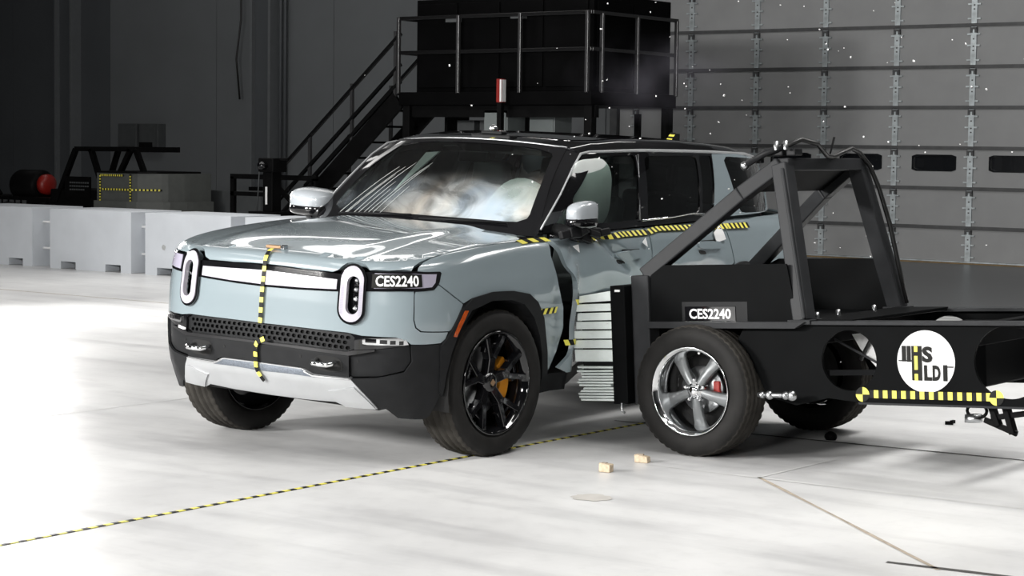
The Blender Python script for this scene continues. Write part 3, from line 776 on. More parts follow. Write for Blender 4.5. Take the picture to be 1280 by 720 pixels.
lead=[(0,.006),(.25,.001),(.440,.003),(.478,.020),(.497,.045),(.52,.066),(.552,.076),(.602,.076),(.634,.068),(.656,.050),(.672,.033),(.80,.041),(.945,.048)]
sidee=[(.957,.074),(1.0,.107),(1.1,.143),(1.235,.161),(1.413,.157),(1.713,.144),(1.90,.128)]
he=[unrolled(u,v) for u,v in lead+sidee]+[(-.36,.86),(-.46,.78),(-.44,.5),(-.40,.25),(-.385,0)]
hood = patch('hood', HD, he+[(x,-y) for x,y in he[::-1] if abs(y)>1e-6], M['paint'], step=.03, thick=.025)
P = HD(np.array([.76]),np.array([0.]))[0]
bd = MB().box((P[0]-.015,.0-.03,P[2]+.010),(.035,.105,.018)); mtilt(bd).build('nose_sensor', M['bronze'], hood, bevel=.005)
bd = MB().box((P[0]-.015,.035,P[2]+.012),(.038,.025,.022)); mtilt(bd).build('sensor_clip', M['chrome'], hood, bevel=.004)
tape('marking_tape', T, [(-.02,.105),(-.015,.06),(-.012,.0),(-.010,-.16),(-.008,-.316)], .026, bumper, .014, .0265)
tape('marking_tape', T, [(.035,-.398),(-.02,-.425),(-.026,-.45),(-.026,-.575),(-.01,-.60),(.012,-.628)], .026, bumper, .022, .027)

# ---- windshield, pillars, roof
mbk = carbox('cowl_panel', [((-.72,-.80,1.10),(-.44,.80,1.205))], M['gloss_black'], bevel=.02)
def haze_dust_film(nt, base):
    N=nt.nodes;L=nt.links
    tc=N.new('ShaderNodeTexCoord')
    def n(sc,det,dist=0,scale=(1,1,1),loc=(0,0,0)):
        mp=N.new('ShaderNodeMapping');mp.inputs['Scale'].default_value=scale;mp.inputs['Location'].default_value=loc;L.new(tc.outputs['Object'],mp.inputs['Vector'])
        q=N.new('ShaderNodeTexNoise');q.inputs['Scale'].default_value=sc;q.inputs['Detail'].default_value=det;q.inputs['Distortion'].default_value=dist
        L.new(mp.outputs[0],q.inputs['Vector']);return q
    # airbag dust plus painted cloudy reflection, strongest low on the driver's half
    sp=N.new('ShaderNodeSeparateXYZ');L.new(tc.outputs['Object'],sp.inputs[0])
    def mr(src,a,b,c,d):
        q=N.new('ShaderNodeMapRange');q.interpolation_type='SMOOTHSTEP'
        for i,v in enumerate((a,b,c,d)): q.inputs[i+1].default_value=v
        L.new(src,q.inputs[0]);return q.outputs[0]
    def mth(op,a,b):
        q=N.new('ShaderNodeMath');q.operation=op
        for i,v in enumerate((a,b)):
            if isinstance(v,(int,float)): q.inputs[i].default_value=v
            else: L.new(v,q.inputs[i])
        return q.outputs[0]
    low=mr(sp.outputs[2],1.60,1.33,0,1); side=mr(sp.outputs[1],-.65,.35,.12,1)
    nz=n(3.2,6,1.2); cl=mr(nz.outputs['Fac'],.36,.66,.25,1)
    fac=mth('MULTIPLY',mth('MULTIPLY',low,side),cl)
    st=n(2.0,8,.3,(14,3,14)); s2=mr(st.outputs['Fac'],.60,.70,0,.28)
    fac=mth('MINIMUM',mth('ADD',mth('MULTIPLY',fac,.95),mth('MULTIPLY',s2,mth('MULTIPLY',low,.30))),.88)
    ramp=N.new('ShaderNodeValToRGB');e=ramp.color_ramp.elements
    e[0].position=.3;e[0].color=(.50,.66,.85,1);e[1].position=.7;e[1].color=(.76,.68,.58,1);m_=ramp.color_ramp.elements.new(.5);m_.color=(.82,.86,.86,1)  # blue to tan ramp puts the tint of the cloudy reflection into the film
    n3=n(2.3,3,.6,(1,1,1),(3,1,2));L.new(n3.outputs['Fac'],ramp.inputs[0])
    df=N.new('ShaderNodeBsdfDiffuse');L.new(ramp.outputs[0],df.inputs[0])
    tl=N.new('ShaderNodeBsdfTranslucent');L.new(ramp.outputs[0],tl.inputs[0])
    ad=N.new('ShaderNodeMixShader');ad.inputs[0].default_value=.3;L.new(df.outputs[0],ad.inputs[1]);L.new(tl.outputs[0],ad.inputs[2])
    mx=N.new('ShaderNodeMixShader');L.new(fac,mx.inputs[0]);L.new(base.outputs[0],mx.inputs[1]);L.new(ad.outputs[0],mx.inputs[2])
    return mx
M['windshield'] = glass_mat('hazy_dusty_windshield', (.80,.90,.86), .012, haze_dust_film)
M['glass_clear'] = glass_mat('green_tinted_glass', (.80,.90,.86))
M['glass_dark'] = glass_mat('privacy_glass', (.13,.14,.14))
ws = patch('windshield', WS, [(-1.0,0),(1.0,0),(1.0,1.0),(-1.0,1.0)], M['windshield'], step=.05, rim=False)
inn = rounded([(-.93,.085),(-.2,.075),(.2,.075),(.93,.085),(.95,.5),(.93,.965),(-.93,.965),(-.95,.5)],2,.12)
patch('windshield_border', WS, [(-1.03,-.03),(1.03,-.03),(1.03,1.02),(-1.03,1.02)], M['gloss_black'], ws, holes=[inn], off=.004, thick=.006, step=.06)
SL = np.array([(-.653,1.249),(-.91,1.444),(-1.129,1.61),(-1.258,1.678)])
def AP(q,t,sd=1):
    a=WS(np.full_like(t,1.0),t); zz=np.interp(t,[0,.4,.8,1],SL[:,1]); xx=np.interp(t,[0,.4,.8,1],SL[:,0]); b=G(xx,zz)
    P=a+(b-a)*q[...,None]; P[...,1]*=sd; return P
for sd in (1,-1):
    ap = patch('windshield_pillar', lambda q,t: AP(q,t,sd), [(0,-.05),(1,-.05),(1,1.02),(0,1.02)], M['gloss_black'], step=.1, thick=.04)
    g = G if sd>0 else GR
    # bright strip up the pillar and along the roof edge
    top = [(-.653,1.249),(-.91,1.444),(-1.129,1.61),(-1.255,1.680),(-1.35,1.690),(-1.931,1.693),(-2.5,1.681),(-2.934,1.668),(-3.453,1.646),(-3.747,1.611)]
    mb = MB(); pts=[tilt(g(np.array([x]),np.array([z]))[0]+np.array([0,.006*sd,0])) for x,z in top]
    mb.tube(pts, [.006]*3+[.008]*2+[.010]*5, 8); mb.build('roof_strip', M['silver'], ap)
    # side window band: black frame with openings, panes set in
    band=[(-.68,1.256),(-.94,1.45),(-1.14,1.60),(-1.29,1.678),(-1.931,1.684),(-2.5,1.672),(-2.90,1.661),(-3.02,1.645),(-3.08,1.45),(-3.105,1.27),(-2.9,1.225),(-.68,1.225)]
    w1=rounded([(-1.406,1.666),(-1.86,1.664),(-1.70,1.30),(-1.675,1.268),(-1.143,1.266),(-.955,1.272),(-1.015,1.425)],2,.06)
    w0=[(-.950,1.381),(-.905,1.271),(-.790,1.262)]
    w2=rounded([(-1.955,1.658),(-2.671,1.648),(-2.523,1.271),(-1.80,1.268)],2,.06)
    w3=rounded([(-2.712,1.648),(-2.895,1.642),(-2.745,1.304),(-2.560,1.274)],1,.06)
    wf=patch('window_frame', g, band, M['gloss_black'], holes=[w1,w0,w2,w3], step=.05, thick=.02)
    for w,mm in ((w1,'glass_clear'),(w0,'glass_clear'),(w2,'glass_dark'),(w3,'glass_dark')):
        patch('window_pane', g, w, M[mm], wf, off=-.006, step=.06, rim=False)
    mb=MB(); pts=[tilt(g(np.array([x]),np.array([z]))[0]+np.array([0,.014*sd,0])) for x,z in [(-1.701,1.262),(-2.1,1.266),(-2.405,1.280),(-2.62,1.262)]]
    mb.tube(pts,.006,8).build('belt_strip', M['chrome'], wf)
    mb=MB(); pts=[tilt(g(np.array([x]),np.array([z]))[0]+np.array([0,.006*sd,0])) for x,z in [(-1.885,1.667),(-1.688,1.266)]]
    mb.tube(pts,.005,8).build('pillar_strip', M['steel'], wf)
    cb=[(-2.915,1.661),(-3.453,1.640),(-3.74,1.606),(-3.99,1.50),(-4.05,1.235),(-2.72,1.235),(-2.735,1.285)]
    qg=rounded([(-3.051,1.638),(-3.677,1.606),(-3.76,1.585),(-3.93,1.50),(-3.80,1.236),(-3.155,1.249),(-3.095,1.31)],2,.10)
    cbp=patch('rear_pillar', g, cb, M['paint'], holes=[qg], step=.05, off=.002, thick=.03)
    patch('window_pane', g, qg, M['glass_dark'], cbp, off=-.004, step=.08, rim=False)
    if sd>0:
        v=[( -3.035+.022*math.cos(t)*(1 if k%2==0 else .9), 1.335+.030*math.sin(t)) for k,t in enumerate(np.linspace(0,2*PI,5)[:-1])]
        patch('pillar_badge', g, v, M['silver'], cbp, off=.008, step=.02, thick=.005)
ro=[(-1.225,0),(-1.235,.4),(-1.262,.8),(-1.285,1.0),(-1.7,1.0),(-2.5,1.0),(-3.2,1.0),(-3.80,1.0),(-3.90,.5),(-3.92,0)]
roof=patch('roof', RF, ro+[(x,-q) for x,q in ro[::-1] if abs(q)>1e-6], M['gloss_black'], step=.06, thick=.07)
patch('glass_roof', RF, rounded([(-1.5,.8),(-3.3,.8),(-3.3,-.8),(-1.5,-.8)],2,.08), M['gloss_black'], roof, off=.004, thick=.003, step=.08)
mb=MB(); n_=14
pts=[tilt(WS(np.array([a]),np.array([1.02]))[0]+np.array([-.004,0,.006])) for a in np.linspace(-1.03,1.03,15)]
mb.tube(pts,.006,8).build('header_strip', M['steel'], roof)
tape('marking_tape', RF, [(-1.235,.02),(-1.45,.02)], .034, roof, .004, .045)
# rear glass closing the cabin
mb=MB(); gp=[G(np.array([x]),np.array([z]))[0] for x,z in [(-4.05,1.235),(-3.99,1.5),(-3.76,1.6)]]
vs=[]
for q in gp: vs+=[q,q*[1,-1,1]]
mb.add(tilt(np.array(vs)),[(0,1,3,2),(2,3,5,4)]); mb.build('rear_window', M['glass_dark'], recalc=False, parent=car)

# ---- roof equipment
P=RF(np.array([-1.42]),np.array([-.02]))[0]
mb=MB().b2((P[0]-.05,P[1]-.15,P[2]-.01),(P[0]+.04,P[1]+.15,P[2]+.018)).b2((P[0]-.04,P[1]-.08,P[2]+.018),(P[0]+.03,P[1]+.08,P[2]+.04))
rc=mtilt(mb).build('roof_sensor', M['satin_black'], roof, bevel=.008)
mb=MB().sphere((P[0],P[1],P[2]+.055),.026,14,9); mtilt(mb).build('sensor_dome', M['chrome'], rc)
P=RF(np.array([-3.72]),np.array([.10]))[0]
mb=MB().add(tilt(np.array([(P[0]+.10,P[1]-.02,P[2]),(P[0]-.07,P[1]-.02,P[2]),(P[0]-.07,P[1]-.02,P[2]+.085),(P[0]-.01,P[1]-.02,P[2]+.085),(P[0]+.10,P[1]+.02,P[2]),(P[0]-.07,P[1]+.02,P[2]),(P[0]-.07,P[1]+.02,P[2]+.085),(P[0]-.01,P[1]+.02,P[2]+.085)])),[(0,1,2,3),(7,6,5,4),(0,4,5,1),(1,5,6,2),(2,6,7,3),(3,7,4,0)])
fin=mb.build('antenna_fin', M['satin_black'], roof)
mb=MB()
for k in range(6):
    a=np.array([P[0]+.10-.0185*k,P[1]+.022,P[2]+.0+.0142*k+.004]); b=a+np.array([-.0185,0,.0142])
    mb.add(tilt(np.array([a,b,b+[0,-.044,.002],a+[0,-.044,.002]])+[.004,0,.003]),[(0,1,2,3)],k%2)
mb.build('marking_tape',[M['yellow'],M['tape_black']],fin,recalc=False)

# ---- mirrors
def mirror(cx,cy,cz,w,h,sd,dx=.0):
    mb=MB(); N=22
    rings=[(-.10,1.0),(-.09,1.04),(-.04,1.06),(.02,1.0),(.06,.86),(.088,.62),(.10,.30)]
    vs=[]
    for (ox,k) in rings:
        for i in range(N):
            t=2*PI*i/N; c_,s_=math.cos(t),math.sin(t)
            ex=.55; yy=abs(c_)**ex*np.sign(c_); zz=abs(s_)**ex*np.sign(s_)
            taper=1-.22*(sd*yy*-1>0)*abs(yy)*(zz>0)
            vs.append((cx+ox,cy+yy*w/2*k,cz+zz*h/2*k*taper))
    m=len(rings); fs=[]
    for r in range(m-1):
        for i in range(N): fs.append((r*N+i,r*N+(i+1)%N,(r+1)*N+(i+1)%N,(r+1)*N+i))
    fs.append([i for i in range(N)][::-1]); fs.append([(m-1)*N+i for i in range(N)])
    mb.add(tilt(np.array(vs)),fs,0,True); return mb
for sd,(cx,cy,cz,w,h) in ((1,(-.86,.975,1.340,.135,.150)),(-1,(-.75,-.955,1.305,.30,.165))):
    mm=mirror(cx,cy,cz,w,h,sd).build('side_mirror', M['mirror_shell'], car)
    lo=MB(); vs=mirror(cx+.003,cy,cz-.045,w*1.01,h*.55,sd); lo=vs.build('mirror_base', M['gloss_black'], mm)
    gl=MB().b2((cx-.112,cy-w*.46,cz-h*.40),(cx-.102,cy+w*.46,cz+h*.42)); mtilt(gl).build('mirror_glass', M['chrome'], mm, bevel=.003)
    ar=MB().tube([(cx+.06,sd*.80,1.235),(cx+.03,sd*.88,1.228),(cx,sd*.97,1.235),(cx-.01,cy+.05*sd,1.262)],[.05,.048,.04,.03],10); mtilt(ar).build('mirror_arm', M['black_plastic'], mm)
# torn trim hanging under the left mirror
mb=MB()
for k in range(7):
    a=(-.66-.075*k,.965+.02*math.sin(k*2.1),1.222+.012*math.sin(k*1.7)); b=(a[0]-.10,a[1]+.012,a[2]-.012+.02*math.cos(k))
    mb.beam(a,b,.05+.015*math.sin(k),.035,(0,1,.3))
mtilt(mb).build('torn_trim', M['satin_black'], car, bevel=.008)

# ---- tapes on the struck side
tape('marking_tape', lambda x,v: TL(x,v), [(-.31,.115),(-.45,.118),(-.60,.112)], .036, car, .006, .05, .012)
tape('marking_tape', TL, [(-.86,.088),(-1.2,.085),(-1.5,.080),(-1.735,.079)], .036, car, .012, .031, .006)
tape('marking_tape', TL, [(-1.755,.080),(-1.83,.090),(-1.90,.095),(-2.2,.086),(-2.6,.072),(-2.85,.064)], .036, car, .014, .031, .006)
tape('marking_tape', TL, [(-2.86,.064),(-3.19,.055)], .036, car, .014, .031, .006)
tape('marking_tape', fx_front_left, [(1.985+.0,-.300),(2.21,-.308)], .034, car, .008, .032, .012)
tape('marking_tape', TL, [(-.73,-.272),(-.94,-.275)], .034, car, .010, .034, .010)
tape('marking_tape', TL, [(-.66,-.508),(-.90,-.508)], .034, car, .010, .034, .010)
def shard(name, fn, pts, m): patch(name, fn, pts, m, car, off=.014, thick=.004, step=.03)
shard('paint_flake', TL, [(-2.62,.03),(-2.74,.075),(-2.80,-.02),(-2.66,-.035)], M['white_print'])
shard('paint_flake', TL, [(-1.62,.02),(-1.67,.045),(-1.68,-.01)], M['white_print'])
shard('paint_flake', TL, [(-.80,.05),(-.86,.055),(-.85,.01)], M['white_print'])

# ---- body behind the panels, underbody, wheel wells
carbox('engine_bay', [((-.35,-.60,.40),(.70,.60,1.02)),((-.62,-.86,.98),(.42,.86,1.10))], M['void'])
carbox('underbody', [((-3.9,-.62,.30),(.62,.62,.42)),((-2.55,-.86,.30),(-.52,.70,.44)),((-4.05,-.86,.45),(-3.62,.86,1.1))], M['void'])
carbox('cabin_floor', [((-4.0,-.80,.44),(-.62,.62,.62)),((-.72,-.80,.6),(-.62,.80,1.15)),((-4.0,-.82,.6),(-2.75,.78,1.12))], M['dark_cloth'])
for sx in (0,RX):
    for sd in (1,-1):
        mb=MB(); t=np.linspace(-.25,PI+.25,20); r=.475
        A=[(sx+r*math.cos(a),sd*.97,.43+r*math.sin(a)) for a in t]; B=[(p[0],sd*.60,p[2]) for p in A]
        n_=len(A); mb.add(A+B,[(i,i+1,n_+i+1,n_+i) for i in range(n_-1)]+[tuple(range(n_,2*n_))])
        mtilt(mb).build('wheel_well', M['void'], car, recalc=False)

# ---- cabin
def seat(x,y,tilt_=.22):
    mb=MB().box((x,y,.80),(.50,.50,.16)); s=mtilt(mb).build('seat_cushion', M['grey_cloth'], car, bevel=.05, seg=3)
    R=Matrix.Rotation(-tilt_,3,'Y')
    mb=MB().box((x-.30,y,1.10),(.14,.48,.58),R); mtilt(mb).build('seat_back', M['grey_cloth'], s, bevel=.05, seg=3)
    mb=MB().box((x-.385,y,1.48),(.10,.28,.19),R); mtilt(mb).build('headrest', M['grey_cloth'], s, bevel=.04, seg=3)
for y in (.40,-.40): seat(-1.62,y); seat(-2.50,y)
dash=carbox('dashboard', [((-.98,-.74,.86),(-.70,.74,1.16))], M['dark_cloth'], bevel=.05)
mb=MB(); R=Matrix.Rotation(.45,3,'Y'); t=np.linspace(0,2*PI,25)[:-1]
mb.tube([tuple(R@Vector((0,.185*math.cos(a),.185*math.sin(a)))+Vector((-1.18,.40,1.12))) for a in t],.017,8,closed=True)
mtilt(mb).build('steering_wheel', M['satin_black'], dash)
mb=MB().b2((-.99,-.25,1.12),(-.97,.2,1.30)); mtilt(mb).build('dash_screen', M['gloss_black'], dash, bevel=.01)
def bag(name,c,r,seed):
    mb=MB().sphere(c,r,28,18); rs=random.Random(seed); v=[]
    for p in mb.v:
        k=1+.05*math.sin(p[0]*17+seed)+.05*math.sin(p[1]*15+2*seed)+.04*math.sin(p[2]*21)
        v.append(tuple(c[i]+(p[i]-c[i])*k for i in range(3)))
    mb.v=v; return mtilt(mb).build(name, M['airbag'], car)
bag('driver_airbag', (-1.12,.42,1.30), (.17,.27,.20), 1)
bag('curtain_airbag', (-1.33,.765,1.44), (.27,.03,.22), 2)
bag('seat_airbag', (-1.33,.66,1.22), (.17,.10,.16), 3)
mb=MB().b2((-1.12,-.06,1.60),(-1.08,.16,1.665)); mtilt(mb).build('interior_mirror', M['satin_black'], car, bevel=.01)
# sun visor knocked loose, seen pale through the windshield
a,b=np.array((-1.15,-.30,1.64)),np.array((-.88,-.40,1.42))
mb=MB(); mb.add(tilt(np.array([a+[0,-.05,.0],a+[0,.05,.01],b+[0,.02,0],b+[0,-.005,-.02],a+[-.02,-.05,.0],a+[-.02,.05,.01],b+[-.02,.02,0],b+[-.02,-.005,-.02]])),[(0,1,2,3),(7,6,5,4),(0,4,5,1),(1,5,6,2),(2,6,7,3),(3,7,4,0)])
mb.build('loose_visor', M['airbag'], car)
# fine cracks running up the passenger half of the pane
rs=random.Random(5); mb=MB()
for k in range(9):
    a0=-.80+.055*k+rs.uniform(-.02,.02); L_=rs.uniform(.25,.62); sl_=.42+rs.uniform(-.05,.05); n_=6
    pts=[WS(np.array([a0+sl_*L_*i/n_]),np.array([.05+L_*i/n_]))[0]+np.array([.004,0,.005]) for i in range(n_+1)]
    mb.tube([tuple(q) for q in pts],.0012,5)
mtilt(mb).build('pane_crack', M['airbag'], ws)
# wiper arms
for y0,y1 in ((.05,.62),(-.60,-.02)):
    A=[WS(np.array([a]),np.array([t_]))[0]+np.array([.012,0,.016]) for a,t_ in ((y0/.78,.02),((y0*.6+y1*.4)/.78,.035),(y1/.78,.05))]
    mtilt(MB().tube([tuple(q) for q in A],.007,6)).build('wiper', M['satin_black'], ws)

# ---- wheels
def tyre_profile(R,rim,w,flat=.02):
    h=w/2; s=R-rim
    pr=[(rim-.004,-h*.72),(rim+.006,-h*.84),(rim+s*.25,-h*.965),(rim+s*.5,-h*1.0),(rim+s*.78,-h*.965),(R-.022,-h*.90),(R-.010,-h*.83)]
    tr=[]
    xs=np.linspace(-h*.80,h*.80,26)
    g=[-.55,-.2,.2,.55]
    for x in xs:
        q=x/h; d=.0
        for gg in g:
            if abs(q-gg)<.05: d=.013
        tr.append((R-.010*abs(q)**3-d,x))
    return pr+tr+[(a,-b) for a,b in pr[::-1]], len(pr), len(tr)
def build_tyre(R,rim,w,parent,name='tyre',flat=0):
    pr,a,b=tyre_profile(R,rim,w)
    n=150
    def mod(k,i):
        if i in (a-1,a,a+1,a+2,a+3) or i in (a+b,a+b-1,a+b-2,a+b-3,a+b-4): return -.006 if k%3==0 else 0
        if a+3<i<a+b-4: return -.004 if (k+i)%3==0 else 0
        return 0
    mb=MB().lathe(pr,n,'Y',mod=mod)
    m_=len(pr)-1; mb.m=[1 if a-1<=i%m_<a+b else 0 for i in range(len(mb.f))]
    return mb.build(name, [M['rubber'],M['tread']], parent, recalc=False)
def suv_wheel(first_parent):
    r=empty('wheel'); r.parent=first_parent
    t=build_tyre(.418,.285,.275,r)
    MB().lathe([(.287,-.125),(.292,-.128),(.290,-.118),(.275,-.10),(.262,.0),(.265,.085),(.278,.105),(.288,.116),(.296,.128),(.288,.131),(.281,.127)],72,'Y').build('rim', M['gloss_black'], r)
    for k in range(5):
        mb=MB(); a0=2*PI*k/5+PI/2+.0
        def pt(rad,da,y): return (rad*math.cos(a0+da),y,rad*math.sin(a0+da))
        def arm(p,q,w0,w1,t0):
            p=Vector(p);q=Vector(q);d=(q-p).normalized();sx=d.cross(Vector((0,1,0))).normalized();vs=[]
            for e,w in ((p,w0),(q,w1)):
                for (aa,yy) in ((-1,-t0),(-.8,0),(.8,0),(1,-t0)): vs.append(e+sx*(aa*w/2)+Vector((0,yy,0)))
            mb.add(vs,[(0,1,5,4),(1,2,6,5),(2,3,7,6),(3,0,4,7),(0,3,2,1),(4,5,6,7)])
        arm(pt(.045,0,.078),pt(.155,0,.098),.062,.070,.05)
        for s in (1,-1):
            arm(pt(.14,s*.10,.097),pt(.272,s*.27,.118),.044,.040,.05)
            arm(pt(.185,s*.33,.085),pt(.278,s*.20,.100),.018,.016,.03)
        arm(pt(.215,-.18,.088),pt(.215,.18,.088),.026,.026,.03)
        mb.build('spoke', M['gloss_black'], r, bevel=.004)
    hb=MB().lathe([(.0,.092),(.038,.092),(.050,.086),(.062,.07),(.068,.03)],36,'Y').build('hub', M['gloss_black'], r)
    mb=MB().box((0,.096,0),(.030,.008,.030),Matrix.Rotation(PI/4,3,'Y')); mb.build('hub_badge', M['bronze'], r, bevel=.003)
    MB().lathe([(.03,-.005),(.19,-.005),(.195,-.01),(.195,-.03),(.19,-.035),(.03,-.035)],60,'Y').build('brake_disc', M['steel'], r)
    mb=MB(); A=np.linspace(-.75,.72,13)+PI if False else np.linspace(-.72,.72,13)
    vs=[]
    for a in A:
        for rr in (.125,.205):
            for yy in (-.045,.045): vs.append((-rr*math.cos(a),yy,rr*math.sin(a)))
    fs=[]
    for i in range(len(A)-1):
        b=i*4; fs+=[(b,b+4,b+5,b+1),(b+2,b+3,b+7,b+6),(b+1,b+5,b+7,b+3),(b,b+2,b+6,b+4)]
    fs+=[(0,1,3,2),(len(A)*4-4,len(A)*4-2,len(A)*4-1,len(A)*4-3)]
    mb.add(vs,fs); mb.build('brake_caliper', M['orange'], r, bevel=.006)
    MB().lathe([(.262,-.02),(.262,-.105),(.10,-.115),(.09,-.16),(0,-.16)],40,'Y').build('wheel_back', M['gloss_black'], r)
    return r
w0=suv_wheel(car); places=[(0,.862,.1075,1),(0,-.862,-.0+.1,-1),(RX,.862,0,1),(RX,-.862,0,-1)]
for i,(x,y,st_,sd) in enumerate(places):
    w=w0 if i==0 else copy_tree(w0,car)
    w.location=(x,y,.413); w.rotation_euler=(0,0,-st_+(0 if sd>0 else PI))
# ------------------------------------------------------------------ crash sled (own axes: x to its rear, y across, z up, origin at the front axle), its tail lifted by the impact
CY = 1.62
cart = empty('impact_sled', (.93,CY,.37), (0,math.radians(-3.5),0), 'black steel impact sled with roll frame pressed into the side of the SUV', 'crash sled')
NY, FY = .95-CY, 2.30-CY
def plate(name, outline, y0, y1, m, holes=None, parent=cart, bevel=.003):
    return MB().slab(outline, holes, lambda u,v,d:(u,d,v), y0, y1).build(name, m, parent, bevel=bevel)
side = plate('side_plate', [(-.335,.37),(-.329,.655),(-.234,.712),(.565,.708),(.632,.37)], NY, NY+.012, M['cart_black'])
plate('side_lip', [(-.34,.352),(-.335,.388),(.70,.390),(.635,.354)], NY-.06, NY+.02, M['cart_tube'], parent=side)
plate('far_side_plate', [(-.335,.37),(-.329,.66),(-.234,.700),(.55,.690),(.632,.37)], FY-.012, FY, M['cart_black'])
for x,z in ((-.30,.40),(.60,.41)):
    pass
# id plate
idp = MB().b2((-.100,NY-.006,.390),(.236,NY,.474)).build('id_plate', M['gloss_black'], side, bevel=.002)
v2,f2 = text_mesh('CES2240', .08, .024); w_ = v2[:,0].max()-v2[:,0].min(); v2 = v2*[.275/w_, .058/(v2[:,1].max()-v2[:,1].min())]
MB().add([(.068+a,NY-.0075,.432+b) for a,b in v2], f2).build('lettering', M['white_print'], idp, recalc=False)
MB().b2((-.12,NY-.002,.37),(.31,NY+.001,.50)).build('tape_patch', M['satin_black'], side)
MB().b2((-.33,NY,.365),(.66,FY,.38)).build('bed_floor', M['cart_black'], cart, bevel=.003)
# front posts and barrier backing
for y in (NY-.02, FY-.09):
    MB().b2((-.455,y,-.095),(-.335,y+.11,.655)).build('front_post', M['cart_tube'], cart, bevel=.008)
MB().b2((-.455,NY+.05,.40),(-.335,FY-.05,.655)).build('front_beam', M['cart_black'], cart, bevel=.005)
MB().b2((-.455,NY+.05,-.095),(-.335,FY-.05,.10)).build('front_beam', M['cart_black'], cart, bevel=.005)
bp_ = MB().b2((-.555,.86-CY,-.09),(-.455,2.40-CY,.600)).build('backing_plate', M['cart_black'], cart, bevel=.004)
for z in (.585,):
    MB().b2((-.52,.855-CY,z-.02),(-.485,.862-CY,z-.008)).build('backing_tag', M['white_print'], bp_)
# roll frame
def tube_beam(name, p, q, w=.075, h=.075, m='cart_tube', up=(0,1,0)):
    return MB().beam(p, q, w, h, up).build(name, M[m], cart, bevel=.008)
A0=(-.385,.985-CY,.655); A1=(.215,1.10-CY,1.105); A2=(.455,1.14-CY,1.262); A3=(.655,.975-CY,.385)
B0=(-.385,2.265-CY,.655); B1=(.215,2.09-CY,1.105); B2=(.455,2.05-CY,1.262); B3=(.600,2.25-CY,.385)
for a0,a1,a2,a3 in ((A0,A1,A2,A3),(B0,B1,B2,B3)):
    tube_beam('roll_bar', a0, a1, .085,.085); tube_beam('roll_bar', a1, a2, .085,.085); tube_beam('roll_bar', a2, a3, .095,.10)
    mb=MB().b2((a3[0]-.07,a3[1]-.07,.375),(a3[0]+.07,a3[1]+.07,.40)); mb.build('foot_plate', M['cart_tube'], cart, bevel=.003)
# narrow rib on the front face of the near rear leg
tube_beam('leg_rib', (A2[0]+.03,A2[1]-.058,A2[2]-.02),(A3[0]+.03,A3[1]-.058,A3[2]+.02),.02,.02)
MB().beam((.455,1.12-CY,1.262),(.455,2.07-CY,1.262),.10,.07,(0,0,1)).build('top_beam', M['cart_tube'], cart, bevel=.006)
mb=MB(); T_=.012
mb.add([(A1[0],A1[1],A1[2]+.01),(A2[0],A2[1],A2[2]),(B2[0],B2[1],B2[2]),(B1[0],B1[1],B1[2]+.01),(A1[0],A1[1],A1[2]+.022),(A2[0],A2[1],A2[2]+.012),(B2[0],B2[1],B2[2]+.012),(B1[0],B1[1],B1[2]+.022)],[(0,1,2,3),(7,6,5,4),(0,4,5,1),(1,5,6,2),(2,6,7,3),(3,7,4,0)])
mb.build('top_plate', M['cart_black'], cart)
# chassis rails with lightening holes
def circ(c,r,n=48): return [(c[0]+r*math.cos(2*PI*k/n),c[1]+r*math.sin(2*PI*k/n)) for k in range(n)]
HC=[((.932,.178),.165),((1.383,.179),.166),((1.845,.180),.190),((2.32,.180),.170)]
rail_o=[(.30,.385),(3.05,.389),(3.05,-.048),(.98,-.048),(.80,-.030),(.60,-.075),(.42,-.03),(.36,.10),(.24,.28)]
rail = plate('frame_rail', rail_o, NY, NY+.02, M['cart_black'], [circ(c,r) for c,r in HC], bevel=0)
MB().b2((.69,NY-.035,.372),(3.05,NY+.08,.392)).build('rail_flange', M['cart_tube'], rail, bevel=.003)
MB().b2((.98,NY-.0,-.06),(3.05,NY+.06,-.045)).build('rail_flange', M['cart_tube'], rail, bevel=.003)
rail2 = plate('frame_rail', rail_o, FY-.06, FY-.04, M['cart_black'], [circ(HC[0][0],HC[0][1]),circ(HC[2][0],HC[2][1]),circ(HC[3][0],HC[3][1])], bevel=0)
MB().b2((.69,FY-.12,.372),(3.05,FY,.392)).build('rail_flange', M['cart_tube'], rail2, bevel=.003)
for x in (.70,1.62,2.62,3.02): MB().b2((x-.04,NY+.02,.26),(x+.04,FY-.06,.372)).build('cross_member', M['cart_black'], cart, bevel=.004)
MB().beam((.75,NY+.1,.10),(1.20,FY-.1,.02),.03,.03).beam((.70,NY+.2,.30),(1.20,NY+.3,.02),.012,.012).build('inner_brace', M['cart_tube'], cart)
MB().add([(.80,NY+.30,.30),(1.0,NY+.30,.32),(1.06,NY+.34,.16),(.98,NY+.30,.08),(.86,NY+.28,.22)],[(0,1,2,3,4)]).build('inner_white_sheet', M['white_print'], cart, recalc=False)  # white five-cornered sheet behind the first rail hole
MB().tube([(.86,NY+.28,.16),(.93,NY+.27,.27),(1.02,NY+.28,.30),(1.08,NY+.3,.2)],.012,8).build('brake_hose', M['hose'], cart)
MB().b2((1.10,NY+.5,.0),(1.5,FY-.2,.33)).build('ballast_box', M['cart_black'], cart, bevel=.01)
MB().b2((.62,NY+.03,.38),(.95,FY-.1,.40)).build('deck_tray', M['cart_black'], cart, bevel=.004)
for y in (.2,.45,.9): MB().lathe([(0,.03),(.012,.03),(.014,.0)],8,'Z',(.64,NY+y,.40)).build('bolt', M['steel'], cart)
